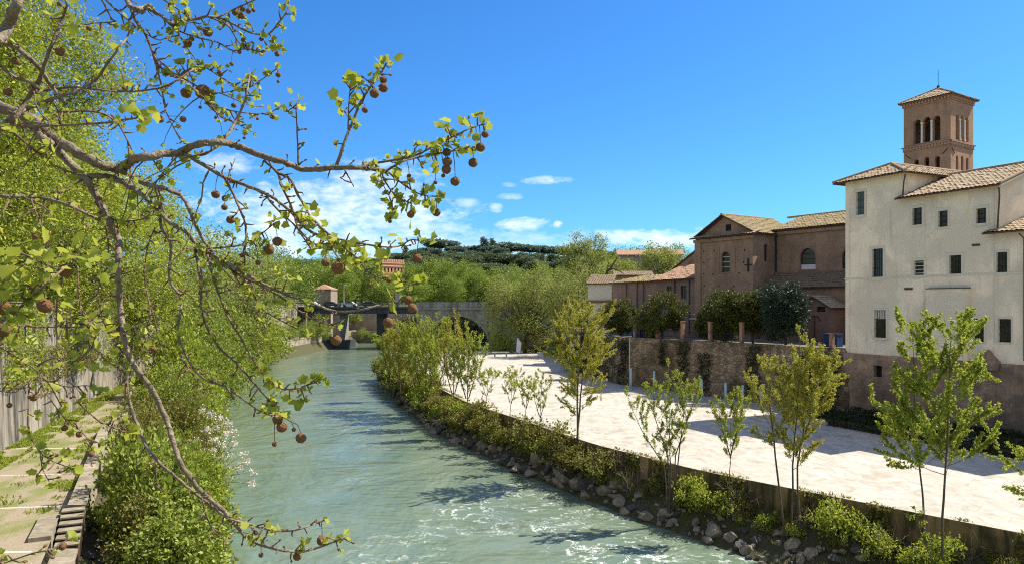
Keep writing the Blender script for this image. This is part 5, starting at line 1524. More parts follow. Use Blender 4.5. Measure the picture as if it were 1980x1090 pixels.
# ---- young trees on the river side of the island
lob = lambda u: .35 + 1.5 * u if u < .4 else .95 - .8 * (u - .4) / .6
wide_low = lambda u: 1.0 - .62 * u
sapling((1117, 862), 2.5, [[(1117, 862), (1116, 780), (1120, 690), (1124, 640), (1128, 590)], [(1113, 860), (1121, 790), (1128, 720), (1140, 630)]], (70, .28, .95), .115, 30, 'tallest young tree on the embankment, yellow olive crown on twin trunks before the wall', 'lf_sapling', 30, .35, .5, .085, seed=1, twigs=5, shape=lob)
sapling((1297, 985), .85, [[(1297, 985), (1296, 900), (1294, 830), (1292, 700)], [(1299, 980), (1306, 880), (1338, 790), (1350, 755)], [(1293, 982), (1285, 900), (1240, 830), (1215, 770)], [(1296, 980), (1290, 880), (1262, 800), (1258, 745)], [(1299, 985), (1315, 860), (1322, 800), (1312, 735)]], (62, .34, .38), .105, 24, 'wide bushy young tree of five stems spreading over the edge wall', 'lf_bright', 15, .85, .6, .045, seed=2, twigs=3)
sapling((1412, 990), 1.35, [[(1412, 990), (1410, 930), (1413, 870), (1413, 768)], [(1413, 880), (1428, 820), (1440, 775)], [(1413, 885), (1398, 830), (1392, 785)]], (34, [.58, .1, .1], .8), .10, 26, 'slender small tree with a neat fan of bright leaves on a bare stem', 'lf_bright', 12, .8, .6, .035, seed=3, twigs=3)
sapling((1537, 1005), 1.85, [[(1530, 1000), (1533, 900), (1541, 800), (1547, 645)], [(1548, 1000), (1541, 900), (1560, 800), (1600, 690)], [(1517, 1000), (1500, 880), (1492, 800), (1488, 700)], [(1538, 880), (1570, 800), (1582, 690)]], (66, [.3, .36, .36, .25], .78), .10, 30, 'large yellow olive young tree with three leaning trunks before the ivy corner', 'lf_sapling', 22, .6, .6, .055, seed=4, twigs=4)
sapling((1792, 1062), 1.8, [[(1792, 1062), (1786, 990), (1781, 920), (1772, 860), (1768, 780), (1765, 650)]], (72, .42), .135, 26, 'bright leafy young tree on a thin trunk before the cream building, left of the pair', 'lf_bright', 22, .5, .7, .05, hk=1.6, seed=5, twigs=4, shape=wide_low, width=.75)
sapling((1822, 1078), 1.8, [[(1822, 1078), (1822, 1000), (1829, 900), (1834, 800), (1836, 720), (1838, 628)]], (88, .34), .135, 28, 'bright leafy young tree rising highest before the cream building, right of the pair', 'lf_bright', 28, .45, .7, .055, hk=1.6, seed=6, twigs=4, shape=wide_low, width=.75)
sapling((1822, 1085), 1.7, [[(1822, 1085), (1790, 1055), (1774, 1010), (1770, 985)]], (18, .3), .12, 16, 'short crooked shoot leaning left at the foot of the two bright trees', 'lf_bright', 6, .5, .6, .03, seed=7, twigs=2)
sapling((2025, 1085), 1.9, [[(2025, 1085), (2020, 1000), (2005, 930), (1990, 880)]], (60, .35), .135, 18, 'leafy twig reaching in at the right edge above the paving', 'lf_bright', 9, .3, .4, .04, seed=8, twigs=3, width=.75)
sm = [(938, 792, 715, 22, 'small thin sapling before the paving, first right of the dense green group'), (985, 806, 706, 26, 'small sapling with a sparse crown before the sunlit paving, second right of the dense group'), (1014, 815, 730, 20, 'spindly sapling between two fuller saplings on the embankment'), (1042, 832, 712, 22, 'thin sapling standing just left of the tallest young tree')]
for i, (px, yb, yt, hw_, lab) in enumerate(sm):
    sapling((px, yb), 2.92, [[(px, yb), (px + 4, (yb + yt) / 2), (px + 6, yt)], [(px + 3, yb - 25), (px + 14, yb - 60), (px + 20, yt + 14)], [(px + 1, yb - 28), (px - 8, yb - 60), (px - 12, yt + 18)]], (hw_, [.35, .2, .2], .7), .12, 17, lab, 'lf_bright', 8, .6, .5, .035, seed=20 + i, twigs=3)
cl = [(775, 765, 632, 40, 1, 'leftmost tree of the dense green group, leaning over the water'), (806, 770, 612, 38, 1, 'second tree of the dense green group by the river'), (842, 775, 610, 40, 1, 'middle tree of the dense green group before the stone arch'), (876, 780, 614, 38, 1, 'fourth tree of the dense green group, before the dark arch'), (903, 790, 640, 30, 1, 'slim tree at the right end of the dense green group with visible trunk'), (756, 750, 650, 26, 1, 'low tree drooping over the water at the left tip of the island'), (822, 790, 660, 34, 1, 'bushy low tree in front of the dense green group')]
for i, (px, yb, yt, hw_, _, lab) in enumerate(cl):
    dx = -6 if i in (0, 5) else 3
    sapling((px, yb), (1.6, 1.6, 1.6, 2.3, 2.6, 1.6, 1.2)[i], [[(px, yb), (px + dx * .5, yb - 50), (px + dx, yt)], [(px + 3, yb - 20), (px + 18, yb - 70), (px + 22, yt + 16)], [(px - 2, yb - 20), (px - 16, yb - 70), (px - 20, yt + 20)]], (hw_ * 1.0, [.3, .25, .25], .8), .17, 9, lab, 'lf_sapling' if i in (0, 3) else 'lf_bright', 24, .75, .6, .06, hk=1.1, group='dense green trees at the island tip', seed=40 + i, twigs=5)

# ---- shrubs on the island bank: four models, copies turned and scaled
shr = []
for i in range(4):
    shr.append(big_tree('bank_shrub', 'low leafy shrub among the rocks at the foot of the island edge wall', 'shrub', (0, 60, 0), (0, 0, .62), (.95, .95, .62), ('lf_bank', 'lf_shrub', 'lf_bank', 'lf_bright')[i], 80 + i, 15, 14, 8, .12, .36, .03, trunk_top=(0, 0, .2), group='low shrubs on the rocky island bank', clump_r=.11, limb_r=.018, shell=.3))
CHM = {}
for c in bpy.data.objects:
    if c.parent: CHM.setdefault(c.parent.name, []).append(c)


def bank_z(x, y):
    a, b = PE(y) + .1, RL(y) - .5
    t = (x - a) / (b - a)
    return 1.75 + (-.25 - 1.75) * t


fst = [True] * 4
rs = random.Random(11)
spots = []
for y in np.arange(46, 118, 1.35):
    for k in range(2):
        spots.append((y + rs.uniform(-.5, .5), rs.uniform(.05, .55), rs.uniform(.8, 1.55) * (1.0 + max(0, (y - 60) / 90)), rs.choice([0, 0, 1, 2, 2])))
for y in np.arange(27, 62, .5):
    spots.append((y + rs.uniform(-.5, .5), rs.uniform(.02, .5), rs.uniform(.28, .75), rs.choice([0, 0, 2, 1, 0, 3])))
for y in (38.3, 39.2, 40.1, 33.2, 33.9, 32.0, 30.5):
    spots.append((y, rs.uniform(.15, .4), rs.uniform(.8, 1.2), 3))
for (y, t, s, k) in spots:
    a, b = PE(y), RL(y); x = a + (b - a) * t
    z = bank_z(x, y) - .1
    s3 = (s * rs.uniform(.8, 1.2), s * rs.uniform(.8, 1.2), s * rs.uniform(.8, 1.4))
    if fst[k]:
        fst[k] = False; shr[k].location = (x, y, z); shr[k].scale = s3
    else:
        place_copy(shr[k], (x, y, z), rs.uniform(0, 6), s3, ch=CHM)

# ---- shrubs on the left bank
ls = []
for i in range(4):
    ls.append(big_tree('river_shrub', 'dense fresh green shrub crowding the left river bank below the path', 'shrub', (0, 60, 0), (0, 0, 1.9), (1.9, 1.9, 1.8), ('lf_shrub', 'lf_lower', 'lf_bank', 'lf_lower')[i], 90 + i, 22, 30, 12, (.18, .13, .15, .20)[i], .95, .06, trunk_top=(0, 0, .5), group='green shrubs on the left river bank', clump_r=.15, limb_r=.03, shell=.35))
CHM = {}
for c in bpy.data.objects:
    if c.parent: CHM.setdefault(c.parent.name, []).append(c)
CHL = CHM
fst = [True] * 4
rs = random.Random(5)
spots = []
for y in list(np.arange(29.5, 60, 2.0)) + list(np.arange(60, 150, 3.0)):
    n = 3
    for k in range(n):
        t = (k + .5) / n
        if y < 40: t = .30 + .38 * t
        else: t = .26 + .44 * t
        spots.append((y + rs.uniform(-.9, .9), t + rs.uniform(-.06, .06), rs.uniform(.6, 1.1) * (1 + max(0, (y - 45)) / 90), rs.choice([0, 0, 1, 2]) if y > 40 else rs.choice([3, 0, 1, 3, 2])))
for (y, t, s, k) in spots:
    a, b = E(y), L(y); x = a + (b - a) * t
    z = 2.0 + (-.6 - 2.0) * t
    s3 = (s * rs.uniform(.75, 1.1), s, s * rs.uniform(.7, 1.6))
    if y < 40: s3 = (s3[0] * .92, s3[1] * .9, s3[2] * .85)
    if fst[k]:
        fst[k] = False; ls[k].location = (x, y, z); ls[k].scale = s3
    else:
        place_copy(ls[k], (x, y, z), rs.uniform(0, 6), s3, ch=CHM)
# taller fresh shrubs hiding the far path
for (px, yt, d, w) in ((345, 610, 70, 3.0), (395, 585, 84, 3.6), (440, 575, 98, 4.0), (475, 580, 112, 4.0), (410, 640, 76, 3.0)):
    q = P(px, yt, d); z0 = 1.6; s = (q[2] - z0) / 3.7
    place_copy(ls[(px // 5) % 3], (q[0], d, z0), rs.uniform(0, 6), (w / 1.9, w / 1.9, s), 'tall fresh green shrub standing at the edge of the path on the left bank', 'tall shrubs beside the left path', ch=CHM)

# blossoming shrub leaning over the water
rng = np.random.default_rng(5)
q0 = np.array([-17.6, 44.0, .9])
bs = thing('blossom_shrub', 'white flowering shrub leaning over the water among the green bushes', 'shrub', q0)
wood, lp, ld, bp_, bd = [], [], [], [], []
tg = [(392, 792), (408, 800), (425, 808), (440, 818), (455, 835), (400, 830), (415, 850), (432, 862), (447, 880), (470, 878), (478, 892), (485, 935), (462, 905), (440, 905), (380, 850), (395, 870), (452, 858), (488, 912), (420, 826), (436, 840), (412, 872), (426, 885)]
for (x, y) in tg:
    d = 44 + rng.normal(0, .8); e = P(x, y, d) - q0
    mid_ = e * .5 + np.array([-.3, 0, .35])
    pts_ = [np.zeros(3), mid_, e]; wood.append((pts_, [.035, .02, .006], 4))
    n = rng.integers(40, 85)
    for _ in range(n):
        bp_.append(e + rng.normal(0, .13, 3) * (1, 1, .8)); bd.append(rng.normal(size=3))
    for _ in range(16): lp.append(mid_ + (e - mid_) * rng.random() + rng.normal(0, .2, 3)); ld.append(rng.normal(size=3))
wood_mesh('stem', wood, M['bark'], bs); leaf_mesh('leaves', lp, ld, np.full(len(lp), .12), M['lf_shrub'], bs, rng)
leaf_mesh('blossom', bp_, bd, rng.uniform(.07, .13, len(bp_)), M['blossom'], bs, rng, .9)
q = P(325, 1055, 34.5); m_ = MB()
for k in range(14):
    a = [q + rng.normal(0, .12, 3) for _ in range(3)]; m_.add(a, [(0, 1, 2)])
tag(m_.build('plastic_bag', M['bag'], None), 'crumpled blue plastic bag caught in the bushes at the bottom', 'bag')

# ---- grass beside the path and at its foot wall
rng = np.random.default_rng(3)
n = 60000
y = 30 + (rng.random(n) ** 1.4) * 75
w_ = np.array([W(v) for v in y]); e_ = np.array([E(v) for v in y])
sidew = rng.random(n)
x = np.where(sidew < .62, w_ + .15 + rng.random(n) ** 1.3 * 1.7, np.where(sidew < .85, e_ - .6 - rng.random(n) ** 1.5 * 1.2, w_ + 2.2 + rng.random(n) * (e_ - w_ - 3)))
pn = np.array([nz(a, b, .6, 2) for a, b in zip(x, y)])
keep = (pn > -.18) & ~((sidew >= .85) & (pn < .15)) & ~((sidew >= .62) & (sidew < .85) & (pn < .02 + .12 * rng.random(n)))
pts = np.stack([x, y, np.full(n, QZ - .01)], 1)[keep]
ob = leaf_mesh('grass', pts, rng.normal(0, .5, (len(pts), 3)) + np.array([0, 0, 1.0]), rng.uniform(.08, .22, len(pts)), M['grass'], None, rng, .35, up=0)
ob['kind'] = 'stuff'
n = 9000
y = rng.uniform(24, 120, n); x = np.array([PE(v) - rng.random() ** 2 * (RL(v) - PE(v)) * -.65 - .05 for v in y]); z = np.array([bank_z(a, b) for a, b in zip(x, y)])
pn = np.array([nz(a, b, .5, 6) for a, b in zip(x, y)]); keep = pn > -.05
pts = np.stack([x, y, z], 1)[keep]
ob = leaf_mesh('bank_grass', pts, rng.normal(0, .6, (len(pts), 3)) + np.array([0, 0, .8]), rng.uniform(.12, .38, len(pts)), M['lf_bank'], None, rng, .25, up=0)
ob['kind'] = 'stuff'

# ---- boulders of the island bank: six shapes, copies turned and scaled
def rock_mesh(seed):
    bm = bmesh.new(); bmesh.ops.create_icosphere(bm, subdivisions=3, radius=1.0)
    rr = random.Random(seed); pl = [(unit((rr.gauss(0, 1), rr.gauss(0, 1), rr.gauss(0, 1))), rr.uniform(.42, .8)) for _ in range(15)]
    for v in bm.verts:
        p = np.array(v.co)
        for (n_, d_) in pl:
            e = p @ n_ - d_
            if e > 0: p = p - n_ * e
        p = p * (1 + .07 * mnoise.noise(Vector(p * 2.2) + Vector((seed, 0, 0))))
        v.co = p * np.array([1.15, .85, .7])
    me = bpy.data.meshes.new('boulder'); bm.to_mesh(me); bm.free()
    return me


rm = [rock_mesh(i) for i in range(6)]; rd = [rock_mesh(10 + i) for i in range(3)]
for m in rm: m.materials.append(M['rock'])
for m in rd: m.materials.append(M['rock_dark'])
rs = random.Random(21)


def boulder(me, loc, s, label, group):
    o = bpy.data.objects.new('boulder', me); COL.objects.link(o)
    o.location = loc; o.rotation_euler = (rs.gauss(0, .35), rs.gauss(0, .35), rs.uniform(0, 6.3)); o.scale = (s * rs.uniform(.8, 1.25), s * rs.uniform(.8, 1.25), s * rs.uniform(.7, 1.1))
    tag(o, label, 'rock', group)


cnt = 0
for y in list(np.arange(28, 60, .21)) + list(np.arange(60, 112, .45)):
    if cnt >= 270: break
    t = .58 + .5 * rs.random() if rs.random() < .78 else rs.uniform(.25, .6)
    yy = y + rs.uniform(-.3, .3)
    a, b = PE(yy), RL(yy); x = a + (b - a) * t
    s = rs.choice([.2, .26, .33, .42, .56]) * (1.1 if yy < 45 else 1.25)
    boulder(rm[cnt % 6] if rs.random() < .72 else rd[cnt % 3], (x, yy, bank_z(x, yy) + s * .2), s, 'grey angular boulder in the rock bank at the foot of the island edge', 'boulders along the island waterline'); cnt += 1
vs, fs = [], []
src = rm[0]; bv = np.array([v.co[:] for v in rm[1].vertices]); bf = np.array([p.vertices[:] for p in rm[1].polygons])
allv, allf = [], []
for i in range(700):
    y = rs.uniform(28, 115); t = rs.uniform(.3, .97); a, b = PE(y), RL(y); x = a + (b - a) * t; s = rs.uniform(.07, .2)
    an = rs.uniform(0, 6.3); Rm = np.array([[math.cos(an), -math.sin(an), 0], [math.sin(an), math.cos(an), 0], [0, 0, 1]])
    allf.append(bf + len(bv) * i); allv.append((bv * s) @ Rm.T + np.array([x, y, bank_z(x, y) + s * .3]))
ob = np_mesh('bank_rubble', np.concatenate(allv), np.concatenate(allf), M['rock']); ob['kind'] = 'stuff'
for i in range(46):
    y = rs.uniform(26.5, 46); t = rs.uniform(.06, .34); a, b = E(y), L(y); x = a + (b - a) * t; s = rs.choice([.25, .35, .5, .65])
    boulder(rd[i % 3] if rs.random() < .6 else rm[i % 6], (x, y, 2.3 - 3.0 * t + s * .2), s, 'dark boulder below the quay wall at lower left, beside the steps', 'boulders below the quay wall')

# ---- greenery hanging on the tall embankment wall at left
class WallCurve:
    u = np.array([0, 1.0]); w = np.array([-1.0, 0])
    def p(s, t, d, z): return (W(t) - d - .35 * max(0, (z - QZ) / 8.6), t, z)
WC = WallCurve()
for (a, b, za, zb, n, lab, mt) in ((34, 43, 7.6, 12.2, 2800, 'leafy creeper hanging over the top of the travertine wall at the far left', 'lf_shrub'), (44, 54, 6.8, 12.2, 3400, 'creeper curtain hanging over the travertine wall behind the left twigs', 'lf_shrub'), (55, 70, 6.4, 12.2, 4200, 'long creeper covering the upper travertine wall where the path narrows', 'lf_bank'), (70, 95, 5.5, 12.2, 4600, 'creeper on the distant stretch of the travertine wall', 'lf_shrub'), (50, 57, 5.5, 9.0, 700, 'small dark creeper patch halfway up the stained travertine wall', 'lf_bank')):
    ivy('wall_creeper', lab, WC, a, b, za, zb, n, .3, mt)
# ---- dark bushes added to stand in for the shadow inside the stone arch
for (px, lab) in ((800, 'dark bush added for the shadow behind the left side of the stone arch'), (850, 'dark bush added for the shadow in the middle of the stone arch'), (900, 'dark bush added for the shadow behind the right side of the stone arch'), (940, 'dark bush added for the shadow by the right abutment beyond the arch')):
    q = P(px, 640, 214)
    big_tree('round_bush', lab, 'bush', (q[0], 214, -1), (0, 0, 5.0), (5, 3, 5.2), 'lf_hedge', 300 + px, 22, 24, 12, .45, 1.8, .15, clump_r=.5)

# ---- weeds along the edge of the paving
n = 5200
y = rng.uniform(26, 120, n); x = np.array([PE(v) for v in y]) + .15 + np.abs(rng.normal(0, .16, n))
pn = np.array([nz(a, b, .45, 12) for a, b in zip(x, y)]); keep = pn > -.02
pts = np.stack([x, y, np.full(n, PZ - .01)], 1)[keep]
ob = leaf_mesh('edge_weeds', pts, rng.normal(0, .6, (len(pts), 3)) + np.array([-.4, -.2, .8]), rng.uniform(.08, .22, len(pts)), M['lf_bank'], None, rng, .3, up=0)
ob['kind'] = 'stuff'
RT = Face((9.5, 100), unit(RW0 - np.array([9.5, 100])), (.83, .3))
ivy('ivy_patch', 'dark ivy covering the short return of the retaining wall behind the tallest young tree', RT, 0, 16.5, PZ - .5, TZ + .2, 3600, .5)

# ---- dry leafless brush on the island bank: one model, copies turned and scaled
rng = np.random.default_rng(44)
db = thing('dry_brush', 'leafless brown brush standing among rocks and shrubs on the island bank', 'shrub', (0, 60, 0), 'dry brush on the island bank')
wood = []
for k in range(26):
    a = rng.uniform(0, 6.28); e = rng.uniform(.5, 1.4); dv = np.array([math.cos(a) * math.cos(e), math.sin(a) * math.cos(e), math.sin(e)])
    c = curve_pts(rng.normal(0, .12, 3) * (1, 1, 0), dv, rng.uniform(.6, 1.5), 5, rng, .2, .18); wood.append((c, [.016, .013, .011, .009, .007, .004], 4))
    for q in range(3):
        pp, dd = along(c, rng.uniform(.3, .9)); wood.append((curve_pts(pp, unit(dd + rng.normal(0, .6, 3)), rng.uniform(.2, .5), 3, rng, .1, .2), [.007, .006, .005, .003], 3))
wood_mesh('stem', wood, bark_mat('dry_stem', (.22, .16, .10), (.32, .25, .17), (.12, .09, .06), 8), db)
CHM = {db.name: kids(db)}
rs = random.Random(77)
for k in range(44):
    if k >= 34:
        y = rs.uniform(30, 60); x = E(y) + (L(y) - E(y)) * rs.uniform(.1, .85); t = (x - E(y)) / (L(y) - E(y)); s = rs.uniform(1.0, 1.9)
        place_copy(db, (x, y, 2.3 - 3 * t), rs.uniform(0, 6), s, 'leafless brown brush among the green shrubs of the left bank', 'dry brush on the left bank', ch=CHM); continue
    y = rs.choice([rs.uniform(29, 50), rs.uniform(45, 100)]); t = rs.uniform(.05, .6); a, b = PE(y), RL(y); x = a + (b - a) * t; s = rs.uniform(.6, 1.3)
    if k == 0: db.location = (x, y, bank_z(x, y) - .05); db.scale = (s, s, s)
    else: place_copy(db, (x, y, bank_z(x, y) - .05), rs.uniform(0, 6), s, ch=CHM)

# ---- plants rooted in the island edge wall
EWY = [28.5, 33.0, 35.2, 38.6, 42.5, 44.5]
class EdgeCurve:
    u = np.array([0, 1.0]); w = np.array([1.0, 0])
    def p(s, t, d, z): return (PE(t) - .05 + d * .8, t, z)
EC = EdgeCurve()
for y, wd_, lab in zip(EWY, (1.4, .9, 1.6, 1.2, 1.5, 1.0), ('weeds sprouting from the island edge wall at the lower right corner', 'small weed tuft on the island edge wall under the pair of bright trees', 'weeds hanging on the island edge wall beside the three stemmed young tree', 'weeds on the island edge wall below the slender small tree', 'hanging weeds on the island edge wall beside the bushy five stemmed tree', 'weed tuft on the island edge wall left of the bushy five stemmed tree')):
    ivy('wall_weeds', lab, EC, y - wd_ / 2, y + wd_ / 2, 1.7, PZ + .08, 260, .12, 'lf_bank')

# ---- greenery on the quays round the far bridge
for (px, d, z, w, h, lab) in ((592, 186, 3.2, 2.2, 4.2, 'bush on the far left quay before the pale wall'), (612, 190, 3.2, 2.4, 5.6, 'tall bush on the far left quay beside the bridge column'), (626, 194, 3.0, 1.8, 3.4, 'low bush on the far left quay next to the bridge pier'), (560, 176, 3.2, 2.4, 4.4, 'bush on the left quay nearest the hanging twigs'),
                          (672, 231, 1.2, 1.8, 2.6, 'bush under the steel bridge on the far bank'), (702, 231, 1.2, 2.0, 3.2, 'leafy bush under the middle of the steel bridge'), (726, 231, 1.0, 1.6, 2.2, 'small bush under the right part of the steel bridge')):
    q = P(px, 640, d)
    place_copy(ls[1], (q[0], d, z), rs.uniform(0, 6), (w / 1.9, w / 1.9, h / 3.7), lab, 'bushes round the far bridge', ch=CHL)
q = P(684, 640, 236)
big_tree('small_tree', 'small dark stemmed tree seen beneath the steel bridge', 'tree', (q[0], 236, QZ), (0, 0, 4.6), (2.6, 2, 1.8), 'lf_row', 501, 12, 14, 10, .35, 1.0, .16, trunk_top=(0, 0, 2.8), clump_r=.3)
# ================================================================ the plane tree whose boughs hang across the view
rng = np.random.default_rng(99)
PT0 = np.array([-6.4, 3.2, QZ - .1])
pt = thing('near_plane_tree', 'bare budding plane tree whose boughs with hanging seed balls reach across the upper left', 'tree', PT0)
